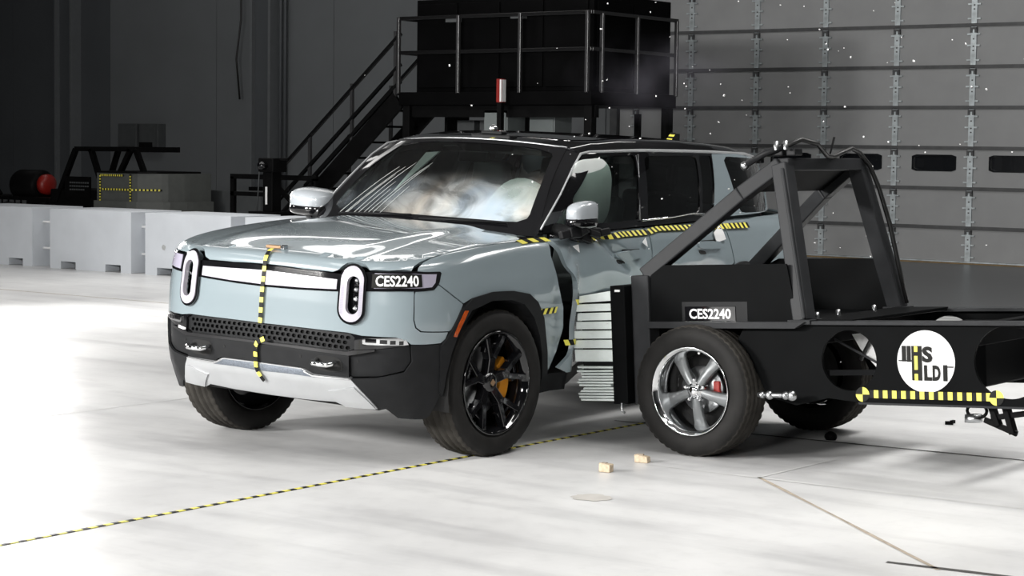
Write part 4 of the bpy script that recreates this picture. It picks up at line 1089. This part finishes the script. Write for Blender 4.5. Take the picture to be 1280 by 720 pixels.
# institute emblem on its white disc in the second hole
c=HC[1][0]; em = MB().slab(circ(c,.166),None,lambda u,v,d:(u,d,v),NY+.002,NY+.012).build('emblem_disc', M['white_disc'], rail)
S=.332/370.0     # emblem measured in its own 345 x 370 drawing units
def er(name,x0,y0,x1,y1,m,d): MB().b2((c[0]+(x0-697)*S*1.0,NY-d,c[1]-(y1-297)*S),(c[0]+(x1-697)*S,NY+.002,c[1]-(y0-297)*S)).build(name,M[m],em)
er('letter',545,205,571,298,'tape_black',.002); er('letter',577,205,601,300,'tape_black',.002)
er('letter',608,205,672,410,'tape_black',.0025)
for a,b in ((207,240),(264,346),(370,410)): er('dash',626,a,647,b,'yellow',.004)
er('letter_rule',524,290,612,296,'tape_black',.004); er('letter_rule',830,324,871,330,'tape_black',.004)
def et(t,cx,cy,w,h):
    v,f=text_mesh(t,1.0,.05); v=v*[w*S/(v[:,0].max()-v[:,0].min()), h*S/(v[:,1].max()-v[:,1].min())]
    k=len(v); mb=MB(); mb.add([(c[0]+(cx-697)*S+a,NY-.002,c[1]-(cy-297)*S+b) for a,b in v],f); mb.build('letter',M['tape_black'],em,recalc=False)
et('S',708,255,66,96); et('L',710,364,50,92); et('D',764,364,50,92)
er('letter',806,316,832,411,'tape_black',.002)
# checker tape under the emblem
mb=MB(); x0,x1=1.05,1.745; n_=26
for k in range(n_):
    a=x0+(x1-x0)*k/n_; b=x0+(x1-x0)*(k+1)/n_
    mb.b2((a,NY-.003,-.022),(b,NY,.020),k%2)
mb.build('marking_tape',[M['tape_black'],M['yellow']],rail)
for x in (1.01,1.775):
    mb=MB()
    for k in range(4):
        vs=[(x,NY-.004,-.004)]+[(x+.040*math.cos(PI/2*k+PI/2*j/8),NY-.004,-.004+.040*math.sin(PI/2*k+PI/2*j/8)) for j in range(9)]
        mb.add(vs,[(0,j+1,j+2) for j in range(8)],(k+1)%2)
    mb.build('target_mark',[M['tape_black'],M['yellow']],rail,recalc=False)
# camera clamp and cable on the roll frame
mb=MB().box((.40,1.16-CY,1.335),(.12,.05,.05)).box((.50,1.20-CY,1.33),(.06,.09,.045)).box((.30,1.15-CY,1.30),(.05,.04,.05))
cl=mb.build('clamp', M['satin_black'], cart, bevel=.008)
MB().tube([(.24,1.10-CY,1.27),(.36,1.12-CY,1.33),(.46,1.14-CY,1.36)],.02,10).build('clamp_arm', M['satin_black'], cl)
MB().sphere((.235,1.10-CY,1.265),.026,12,8).build('clamp_knob', M['steel'], cl)
for x in (.43,.49): MB().lathe([(0,.05),(.012,.05),(.014,.0)],10,'Z',(x,1.12-CY,1.345)).build('clamp_bolt', M['steel'], cl)
MB().tube([(.47,1.16-CY,1.365),(.52,1.25-CY,1.40),(.55,1.38-CY,1.375),(.52,1.55-CY,1.31),(.50,1.66-CY,1.305),(.50,1.78-CY,1.33),(.50,1.90-CY,1.355),(.50,2.00-CY,1.33),(.525,2.08-CY,1.25),(.56,2.12-CY,1.12),(.60,2.17-CY,.9),(.63,2.21-CY,.65),(.66,2.25-CY,.42)],.014,8).build('cable', M['hose'], cart)
MB().add([(.47,1.66-CY,1.30),(.47,1.68-CY,1.30),(.50,1.70-CY,1.42),(.50,1.67-CY,1.42)],[(0,1,2,3)]).build('aerial_tab', M['satin_black'], cart, recalc=False)
# aluminium honeycomb face, crushed into folded sheets
def sheet(xa,xb,za,zb,wob,name='honeycomb_sheet'):
    """one folded sheet from y=.88 to y=2.42 in room axes, given in sled axes"""
    mb=MB(); ys=np.linspace(.865,2.40,12); vs=[]; 
    rs=[random.uniform(-1,1)*wob for _ in range(8)]
    for y in ys:
        k=(y-.865)/1.535
        sq=.13*math.sin(k*PI)**.7 if 0<k<1 else 0     # middle is pressed deeper into the car
        jj=random.uniform(-1,1)*.006
        vs+=[(xa-sq+rs[0]+jj,y-CY+rs[4],za+rs[1]*.3),(xb+rs[2]+jj,y-CY+rs[5],za+.004),(xb+rs[3]+jj,y-CY+rs[6],zb),(xa-sq+rs[2]+jj,y-CY+rs[7],zb-.004+rs[1]*.3)]
    m=len(ys); fs=[]
    for i in range(m-1):
        for j in range(4): fs.append((i*4+j,i*4+(j+1)%4,(i+1)*4+(j+1)%4,(i+1)*4+j))
    fs+=[(3,2,1,0),tuple((m-1)*4+j for j in range(4))]
    return mb.add(vs,fs).build(name, M['honeycomb'], cart, bevel=.003)
zz=[.150,.228,.285,.340,.393,.446,.498]   # thick upper cells
xa=[-.825,-.830,-.825,-.815,-.805,-.795]; xb=[-.545,-.555,-.556,-.556,-.557,-.557]
for i in range(6): sheet(xa[i],xb[i],zz[i]+.003,zz[i+1]-.002,.004)
# tilted top sheets
def topsheet(z0,z1,xl,lift):
    mb=MB(); vs=[]; ys=np.linspace(.865,2.40,8)
    for y in ys:
        sq=.13*max(0,math.sin((y-.865)/1.535*PI))**.7
        vs+=[(xl-sq,y-CY,z0),(-.557,y-CY,z0+lift),(-.557,y-CY,z1+lift+.018),(xl+.006-sq,y-CY,z1)]
    m=len(ys); fs=[(i*4+j,i*4+(j+1)%4,(i+1)*4+(j+1)%4,(i+1)*4+j) for i in range(m-1) for j in range(4)]+[(3,2,1,0),tuple((m-1)*4+j for j in range(4))]
    mb.add(vs,fs).build('honeycomb_sheet', M['honeycomb'], cart, bevel=.003)
topsheet(.500,.540,-.785,.012)
sheet(-.812,-.540,.112,.128,.006)
n_=11
for i in range(n_):
    z0=-.078+.186*i/n_; sheet(-.792-.018*math.sin(i*1.3)-.012*i/n_, -.540+.022*math.sin(i*2.4)+(.02 if i<4 else 0)-.02*(i in(5,6)), z0, z0+.0158, .005)
MB().b2((-.79,.90-CY,-.08),(-.56,2.38-CY,.5)).build('honeycomb_core', M['satin_black'], cart)
# steering rod and axle
MB().tube([(0,NY-.05,.0),(0,FY+.05,.0)],.035,12).build('axle', M['cart_black'], cart)
mb=MB().tube([(.43,.83-CY,-.01),(.65,.84-CY,-.01)],.014,10)
for x,r in ((.50,.026),(.455,.02),(.60,.024),(.64,.03)): mb.sphere((x,.835-CY,-.01),(r,.026,r),12,8)
mb.build('tie_rod', M['steel'], cart)
MB().tube([(-.50,.86-CY,-.085),(-.50,.86-CY,-.13),(-.48,.86-CY,-.14)],.007,6).build('hook_pin', M['steel'], cart)
# tow ring and bracket under the tail
mb=MB(); t_=np.linspace(0,2*PI,17)[:-1]
mb.tube([(1.62+.055*math.cos(a),1.05-CY,-.085+.038*math.sin(a)) for a in t_],.009,8,closed=True)
tr_=mb.build('tow_ring', M['frame_black'], cart)
MB().lathe([(.0,.02),(.045,.02),(.048,-.02),(0,-.02)],20,'Z',(1.60,1.05-CY,-.125)).build('pulley', M['steel'], tr_)
MB().beam((1.70,1.05-CY,-.05),(1.74,1.05-CY,-.16),.05,.03).beam((1.78,1.05-CY,-.05),(1.82,1.05-CY,-.20),.06,.03).beam((1.66,1.05-CY,-.13),(1.84,1.05-CY,-.20),.02,.03).beam((1.70,1.05-CY,-.12),(1.9,1.05-CY,-.09),.03,.03).build('tow_bracket', M['frame_black'], tr_, bevel=.004)
# wheels with five-spoke polished rims
def sled_wheel():
    r=empty('wheel'); r.parent=cart
    build_tyre(.376,.236,.245,r)
    MB().lathe([(.232,.10),(.246,.118),(.252,.120),(.249,.112),(.236,.106),(.226,.085),(.216,.05),(.208,.02),(.205,-.02),(.205,-.10)],72,'Y').build('rim', M['chrome'], r)
    for k in range(5):
        a0=2*PI*k/5+PI/2+PI; mb=MB(); vs=[]
        for rr,w,y,tk in ((.045,.052,.066,.04),(.09,.058,.062,.036),(.14,.068,.050,.030),(.19,.085,.030,.024),(.214,.105,.018,.02)):
            for sx,dy in ((-1,-tk),(-.75,-.006),(0,0),(.75,-.006),(1,-tk)):
                ca,sa=math.cos(a0),math.sin(a0); vs.append((ca*rr-sa*sx*w/2,y+dy,sa*rr+ca*sx*w/2))
        fs=[(i*5+j,i*5+j+1,(i+1)*5+j+1,(i+1)*5+j) for i in range(4) for j in range(4)]+[(i*5+4,i*5,(i+1)*5,(i+1)*5+4) for i in range(4)]
        mb.add(vs,fs,0,True).build('spoke', M['spoke_grey'], r)
    MB().lathe([(0,.085),(.026,.085),(.032,.078),(.036,.066),(.05,.062),(.055,.04),(.055,0)],30,'Y').build('hub_cap', M['chrome'], r)
    for k in range(5):
        a=2*PI*k/5+PI/2; MB().lathe([(0,.078),(.008,.078),(.011,.06)],8,'Y',(.060*math.cos(a),0,.060*math.sin(a))).build('lug_nut', M['chrome'], r)
    MB().lathe([(.03,-.02),(.135,-.02),(.135,-.04),(.03,-.04)],40,'Y').build('brake_disc', M['steel'], r)
    MB().b2((-.125,-.05,-.03),(-.085,.0,.05)).build('brake_caliper', M['red'], r, bevel=.006)
    MB().lathe([(.205,-.09),(.04,-.10)],40,'Y').build('wheel_back', M['void'], r)
    return r
s0=sled_wheel(); s0.location=(0,.925-CY,0); s0.rotation_euler=(0,0,PI)
for x,y,rz in ((0,2.31-CY,0),(2.55,.925-CY,PI),(2.55,2.31-CY,0)):
    w=copy_tree(s0,cart); w.location=(x,y,0); w.rotation_euler=(0,0,rz)
# ------------------------------------------------------------------ white concrete blocks
def block(x0,x1,y0,label):
    r=empty('concrete_block',((x0+x1)/2,y0+.45,0),(0,0,0),label,'barrier block','concrete blocks along the left')
    w=(x1-x0); hw=w/2; n=[(-hw+.22,0),(-hw+.52,0),(hw-.50,0),(hw-.20,0)]
    o=[(-hw,0),n[0],(n[0][0],.10),(n[1][0],.10),n[1],n[2],(n[2][0],.10),(n[3][0],.10),n[3],(hw,0),(hw,.81),(-hw,.81)]
    MB().slab(o,None,lambda u,v,d:(u,d,v),-.45,.45).build('body',M['block_white'],r,bevel=.008)
    for z in (.25,.61): MB().tube([(hw-.03,-.25,z),(hw+.24,-.25,z)],.016,8).build('link_pin',M['white_print'],r)
    MB().b2((-hw+.22,-.2,.0),(hw-.2,.2,.09)).build('fork_slot',M['void'],r)
    return r
block(-18.05,-16.42,9.12,'white painted concrete block at the far left edge, furthest from the SUV')if False else None
block(-16.40,-14.78,9.10,'white concrete block cut by the left edge of the picture')
block(-14.40,-12.79,9.09,'white concrete block second from the left, standing clear with two dark fork slots')
block(-12.53,-10.97,9.10,'white concrete block just left of the SUV nose, with a round chipped spot')
block(-10.70,-9.1,9.08,'white concrete block mostly hidden behind the SUV hood')
bc=[o for o in bpy.data.objects if o.get('label','').startswith('white concrete block just')][0]
mb=MB(); vs=[(-.43,-.4535,.37)]+[(-.43+.035*random.uniform(.7,1.1)*math.cos(2*PI*k/12),-.4535,.37+.045*random.uniform(.7,1.1)*math.sin(2*PI*k/12)) for k in range(12)]
mb.add(vs,[(0,1+k,1+(k+1)%12) for k in range(12)]).build('chipped_spot',M['chip_grey'],bc,recalc=False)

# ------------------------------------------------------------------ raised control platform
plat=empty('control_platform',(-7.8,12.4,0),(0,0,0),'raised black platform with railings and a dark box room at the back','platform')
px0,px1,py0,py1=-3.22,.02,0.,2.05     # own axes: front-right corner at the origin
MB().b2((px0,py0,2.28),(px1,py1,2.46)).build('deck',M['box_black'],plat,bevel=.01)
bx=MB().b2((px0+.22,.12,2.46),(px1-.06,py1-.08,3.72)).build('control_room',M['box_black'],plat,bevel=.01)
for i in range(4):
    MB().b2((px0+.26+.72*i,.10,2.52),(px0+.26+.72*i+.68,.125,3.66)).build('room_panel',M['box_black'],bx,bevel=.006)
for i in range(2): MB().b2((px1-.065,.2+.85*i,2.52),(px1-.045,.2+.85*i+.80,3.62)).build('room_panel',M['box_black'],bx,bevel=.006)
MB().b2((-2.4,-.0,3.40),(-2.2,.10,3.47)).b2((-1.3,-.0,3.42),(-1.1,.10,3.49)).build('wall_light',M['hide_grey'],bx)
for z in (3.47,3.0):
    MB().b2((px0,-.02,z-.025),(px1,.02,z+.025)).build('railing',M['rail_black'],plat,bevel=.006)
    MB().b2((px1-.02,0,z-.025),(px1+.02,py1,z+.025)).build('railing',M['rail_black'],plat,bevel=.006)
    MB().b2((px0-.02,0,z-.025),(px0+.02,.7,z+.025)).build('railing',M['rail_black'],plat,bevel=.006)
for x in (px0,-2.17,-1.13,-.05): MB().b2((x-.022,-.03,2.44),(x+.022,.02,3.49)).build('railing_post',M['post_gloss'],plat,bevel=.006)
for y in (.22,1.05,2.02): MB().b2((px1-.02,y-.022,2.44),(px1+.03,y+.022,3.47)).build('railing_post',M['post_gloss'],plat,bevel=.006)
for x,y in ((px0+.1,.1),(-.06,.1),(-.06,py1-.1),(px0+.1,py1-.1)): MB().b2((x-.06,y-.06,0),(x+.06,y+.06,2.28)).build('leg',M['frame_black'],plat,bevel=.006)
MB().b2((px0,.1,2.12),(px1,.18,2.28)).build('edge_beam',M['frame_black'],plat)
st_=empty('staircase',(-11.0,12.9,0),(0,0,0),'black metal staircase with pipe handrails rising to the raised platform','staircase')
# own axes: top at x=0,z=2.46; foot at x=-2.55
sl=2.46/2.75
for y in (-.45,.40):
    MB().beam((-2.75,y,.02),(-.06,y,2.36),.05,.26,(0,0,1)).build('stringer',M['frame_black'],st_)
    for dz,nm in ((1.02,'handrail'),(.60,'handrail'),(.36,'handrail')):
        if y<0 or dz>.9: MB().beam((-2.60,y,.20+dz-.12),(-.03,y,2.37+dz-.12),.045,.045).build(nm,M['rail_black'],st_)
    for x in (-2.55,-1.72,-.92,-.12): MB().b2((x-.022,y-.022,2.46+x*sl-.1),(x+.022,y+.022,2.46+x*sl+.95)).build('baluster',M['post_gloss'],st_)
for k in range(11): MB().b2((-2.62+.25*k,-.42,.20+.224*k-.02),(-2.62+.25*k+.24,.38,.20+.224*k+.01)).build('tread',M['frame_black'],st_)
fr=empty('low_frame',(-12.9,11.6,0),(0,0,0),'low black square-tube frame with diagonal brace behind the concrete blocks','frame')
MB().b2((-.55,-.03,1.22),(1.1,.03,1.29)).b2((-.55,-.03,0),(-.48,.03,1.25)).b2((1.03,-.03,0),(1.1,.03,1.25)).b2((-.55,-.03,.98),(.2,.03,1.04)).build('tube_frame',M['frame_black'],fr)
MB().beam((.25,0,1.2),(1.05,0,.6),.06,.05).beam((.25,0,.6),(1.05,0,1.2),.06,.05).build('brace',M['frame_black'],fr)
# things under the platform
def cab(x,y,w,d,h,z,label): 
    o=MB().b2((-w/2,-d/2,0),(w/2,d/2,h)).build('cabinet',M['cabinet_grey'],bevel=.01); o.location=(x,y,z); tag(o,label,'cabinet'); 
    MB().b2((-w/2+.02,-d/2-.012,.04),(w/2-.02,-d/2,h-.04)).build('door',M['cabinet_grey'],o,bevel=.004); return o
cab(-9.40,12.7,.40,.4,2.22,0,'tall pale grey cabinet standing under the raised platform, left of the red marked post')
cab(-8.85,13.0,.42,.4,2.15,0,'darker grey cabinet standing under the raised platform, right of the red marked post')
o=MB().b2((-.035,-.035,0),(.035,.035,2.32)).build('post_body',M['frame_black']); o.location=(-9.13,12.25,0); o.name='marker_post'; tag(o,'black post with a red and white cap in front of the raised platform','post')
MB().b2((-.04,-.045,2.31),(.045,.045,2.62)).build('cap',M['red'],o,bevel=.004); MB().b2((.046,-.03,2.32),(.05,.046,2.61)).b2((.02,-.05,2.32),(.046,-.0455,2.61)).build('stripe',M['white_print'],o)
sh=empty('parts_rack',(-10.0,13.4,0),(0,0,0),'dark rack of small parts under the raised platform beside the stairs','rack')
for z in (.9,1.4,1.9): MB().b2((-.8,-.25,z),(.55,.25,z+.03)).build('shelf',M['frame_black'],sh)
for x in (-.8,.5): MB().b2((x,-.25,0),(x+.05,.25,2.2)).build('upright',M['frame_black'],sh)
for i,(x,z,w) in enumerate(((-.6,1.93,.3),(-.2,1.93,.22),(.15,1.93,.25),(-.5,1.43,.4),(.1,1.43,.3))): MB().b2((x,-.22,z),(x+w,.1,z+.16)).build('bin',M['hide_grey'],sh,bevel=.008)
br=empty('wall_rack',(-8.0,14.2,0),(0,0,0),'dark wall rack with pipes under the right end of the raised platform','rack')
MB().b2((-.6,0,1.75),(.4,.06,1.85)).b2((-.3,0,1.2),(-.22,.06,2.2)).b2((.15,0,1.2),(.22,.06,2.2)).build('bracket',M['frame_black'],br)

# ------------------------------------------------------------------ things behind the blocks
od=empty('spare_sled',(-16.9,13.0,0),(0,0,0),'unlit black spare sled with a taped honeycomb nose behind the concrete blocks','crash sled')
MB().b2((-1.55,-.5,.35),(-.35,.7,.95)).build('chassis',M['frame_black'],od,bevel=.02)
for x in (-1.1,.3):
    for y in (-.45,.6): MB().lathe([(0,-.1),(.3,-.1),(.34,-.06),(.34,.06),(.3,.1),(0,.1)],24,'Y',(x,y,.34)).build('wheel',M['frame_black'],od)
for p,q in (((-1.40,-.5,.75),(-.98,-.45,1.60)),((-.98,-.45,1.60),(.42,-.45,1.61)),((-.62,-.45,1.60),(-.35,-.45,1.0)),((.30,-.45,1.60),(-.1,-.45,1.0)),((.42,-.45,1.60),(.62,-.45,1.22)),((-1.40,.5,.75),(-.98,.45,1.60)),((-.98,.45,1.60),(.42,.45,1.61)),((-.98,-.45,1.60),(-.98,.45,1.60)),((.42,-.45,1.60),(.42,.45,1.60))):
    MB().beam(p,q,.075,.075).build('roll_bar',M['frame_black'],od)
MB().b2((.1,-.1,1.63),(.25,.05,1.72)).build('camera_box',M['frame_black'],od)
pl=MB().b2((-1.16,-.53,.82),(-.56,-.50,1.16)).build('notice_plate',M['frame_black'],od)
for i,t in enumerate(('PLEASE DO NOT','SIT OR LEAN HERE')): 
    pass
for i in range(3): 
    for j in range(9-2*(i==2)): MB().b2((-1.04+.052*j,-.535,1.05-.055*i),(-1.04+.052*j+.036,-.53,1.05-.055*i+.024)).build('print_mark',M['hide_grey'],pl)
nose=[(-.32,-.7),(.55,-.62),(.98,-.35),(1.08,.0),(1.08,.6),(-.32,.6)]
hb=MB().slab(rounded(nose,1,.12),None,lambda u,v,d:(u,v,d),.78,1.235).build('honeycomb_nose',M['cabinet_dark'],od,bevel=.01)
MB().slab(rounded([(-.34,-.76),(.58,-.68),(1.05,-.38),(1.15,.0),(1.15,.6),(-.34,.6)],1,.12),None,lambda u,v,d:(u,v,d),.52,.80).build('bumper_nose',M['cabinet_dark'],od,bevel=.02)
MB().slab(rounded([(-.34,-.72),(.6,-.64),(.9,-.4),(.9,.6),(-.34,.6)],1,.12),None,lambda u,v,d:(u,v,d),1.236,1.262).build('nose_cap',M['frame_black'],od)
def otape(p,q,w=.03,n=22):
    mb=MB(); p=Vector(p); q=Vector(q); d=(q-p)/n; up=Vector((0,0,1)) if abs(d.z)<1e-4 else Vector((1,0,0)); nn=Vector((0,-1,0))
    for k in range(n): mb.beam(p+d*k,p+d*(k+1),w,.006,(0,-1,0),k%2)
    mb.build('marking_tape',[M['tape_dim'],M['tape_black']],od,recalc=False)
otape((-.12,-.70,1.20),(.36,-.655,1.20)); otape((-.14,-.70,.98),(.50,-.645,.98)); otape((-.12,-.775,.62),(.4,-.73,.62),.05); otape((-.13,-.70,.80),(-.13,-.70,1.22),.03,18); otape((.50,-.645,.80),(.50,-.645,1.22),.03,18); otape((.52,-.64,.98),(.95,-.40,.98),.03,16)
gb=MB().b2((-.55,-.4,0),(.55,.4,.97)).build('equipment_case',M['hide_grey'],bevel=.01); gb.location=(-15.66,14.3,0); tag(gb,'dull grey upright case behind the blocks, right of the spare sled nose','case')
mb=MB()
for k in range(7): mb.b2((.0+.07*k,-.1,.97),(.055+.07*k,.15,1.03))
mb.build('top_rollers',M['frame_black'],gb)
rd=empty('rail_winch',(-19.3,13.0,0),(0,0,0),'dark winch machine with a red drum end behind the leftmost block','winch')
MB().b2((-1.4,-.4,.3),(.72,.4,.80)).build('base',M['frame_black'],rd,bevel=.02)
MB().lathe([(0,-.35),(.24,-.35),(.26,-.30),(.26,.20),(.2,.25),(0,.25)],24,'X',(-.02,-.1,.98)).build('drum',M['frame_black'],rd)
MB().lathe([(0,.24),(.14,.24),(.17,.26),(.17,.36),(.1,.40),(0,.40)],24,'X',(-.02,-.1,1.0)).build('drum_end',M['red'],rd)
MB().tube([(-1.3,-.2,.8),(-1.2,-.2,.95),(-.9,-.2,.98),(-.75,-.2,.82)],.03,8).tube([(-.6,-.45,.6),(-.3,-.45,.68),(.3,-.45,.62),(.7,-.45,.7)],.035,8).build('hose',M['frame_black'],rd)
mb=MB()
for k in range(6): mb.b2((-.75+.16*k,-.42,.62),(-.75+.16*k+.09,-.40,.74))
mb.build('fittings',M['hide_grey'],rd)
tp=empty('camera_tripod',(-12.08,11.0,0),(0,0,0),'black camera stand with a pale column behind the rightmost block','camera stand')
for a in (0,2.1,4.2): MB().beam((.45*math.cos(a),.45*math.sin(a),0),(.03*math.cos(a),.03*math.sin(a),.9),.035,.035).build('leg',M['frame_black'],tp)
MB().b2((-.09,-.09,.80),(.09,.09,1.36)).build('column',M['frame_black'],tp,bevel=.01); MB().b2((-.03,-.10,.90),(.0,-.09,1.14)).build('column_label',M['white_print'],tp)
ch=MB().b2((-.13,-.14,1.34),(.15,.14,1.53)).build('camera_head',M['frame_black'],tp,bevel=.012); MB().b2((-.22,-.015,1.50),(.30,.015,1.53)).build('top_bar',M['frame_black'],ch); MB().lathe([(0,-.24),(.05,-.24),(.055,-.14),(0,-.14)],16,'Y',(.0,0,1.43)).build('lens',M['gloss_black'],ch)
MB().tube([(-.18,-.05,1.5),(-.21,-.05,1.1),(-.24,-.05,.75)],.008,6).build('wire',M['hide_grey'],tp)
MB().b2((-.3,-.15,.70),(.2,.15,.80)).build('foot_tray',M['frame_black'],tp)

# ------------------------------------------------------------------ loose things on the floor
def chip(x,y,w,h,seed,label):
    rs=random.Random(seed); mb=MB().box((0,0,h/2),(w,w*.7,h),None); mb.v=[(p[0]*rs.uniform(.8,1.15),p[1]*rs.uniform(.8,1.15),p[2]*rs.uniform(.75,1.1) if p[2]>.001 else 0) for p in mb.v]
    o=mb.build('debris_chunk',M['stone'],bevel=.004); o.location=(x,y,.001); o.rotation_euler=(0,0,rs.uniform(-.5,.5)); MB().b2((-w*.3,-w*.2,h*.9),(w*.1,w*.1,h*1.12)).build('torn_edge',M['joint_brown'],o); return tag(o,label,'debris')
chip(.88,.05,.072,.045,3,'small tan chunk of debris on the floor, nearer the camera of two')
chip(.851,.454,.075,.042,5,'small tan chunk of debris on the floor by the sled front wheel, farther of two')
o=MB().sphere((0,0,.02),(.04,.035,.032),12,8).build('floor_anchor',M['frame_black']); o.location=(1.24,1.93,0); tag(o,'small dark rubber lump on the floor joint behind the sled wheel','debris')
o=MB().box((0,0,.012),(.05,.03,.02),Matrix.Rotation(.5,3,'Z')).box((.02,.01,.02),(.02,.04,.02)).build('scrap_bit',M['frame_black']); o.location=(1.5,3.04,0); tag(o,'tiny black scrap alone on the floor under the sled tail','debris')
# fragments of glass thrown off by the impact, caught in mid-air above the struck side
mb=MB(); rs=random.Random(11)
for k in range(150):
    x=rs.gauss(.6,.9); y=rs.uniform(.6,3.6); z=rs.uniform(.35,2.9) if rs.random()<.8 else rs.uniform(1.5,2.8)
    r=rs.uniform(.002,.006); R_=Matrix.Rotation(rs.uniform(0,6),3,Vector((rs.random(),rs.random(),rs.random()+.1)).normalized())
    mb.box((x,y,z),(r*2,r*1.6,r*.9),R_)
tag(mb.build('glass_fragments',M['white_print'],recalc=False),'tiny glass fragments flying in the air above the struck side','glass fragments',kind='stuff')

# faint dust hanging above the struck side
def puff():
    m=bpy.data.materials.new('dust_haze'); m.use_nodes=True; nt=m.node_tree; N=nt.nodes; L=nt.links; N.remove(N['Principled BSDF'])
    v=N.new('ShaderNodeVolumePrincipled'); v.inputs['Color'].default_value=(.62,.60,.72,1)
    tc=N.new('ShaderNodeTexCoord'); nz=N.new('ShaderNodeTexNoise'); nz.inputs['Scale'].default_value=3.2; nz.inputs['Detail'].default_value=4; L.new(tc.outputs['Object'],nz.inputs['Vector'])
    ln=N.new('ShaderNodeVectorMath'); ln.operation='LENGTH'; mp=N.new('ShaderNodeMapping'); mp.inputs['Scale'].default_value=(1/.75,1/.5,1/.34); L.new(tc.outputs['Object'],mp.inputs['Vector']); L.new(mp.outputs[0],ln.inputs[0])
    fo=N.new('ShaderNodeMapRange'); fo.inputs[1].default_value=1; fo.inputs[2].default_value=.2; fo.inputs[3].default_value=0; fo.inputs[4].default_value=1; L.new(ln.outputs['Value'],fo.inputs[0])
    nr=N.new('ShaderNodeMapRange'); nr.inputs[1].default_value=.45; nr.inputs[2].default_value=.75; nr.inputs[3].default_value=0; nr.inputs[4].default_value=.38; L.new(nz.outputs['Fac'],nr.inputs[0])
    mu=N.new('ShaderNodeMath'); mu.operation='MULTIPLY'; L.new(fo.outputs[0],mu.inputs[0]); L.new(nr.outputs[0],mu.inputs[1]); L.new(mu.outputs[0],v.inputs['Density'])
    L.new(v.outputs[0],N['Material Output'].inputs['Volume'])
    o=MB().sphere((0,0,0),(.75,.5,.34),20,12).build('dust_puff',m); o.location=(-.75,3.0,2.22)
    tag(o,'faint grey puff of dust hanging in the air behind the SUV roof','dust',kind='stuff')
puff()
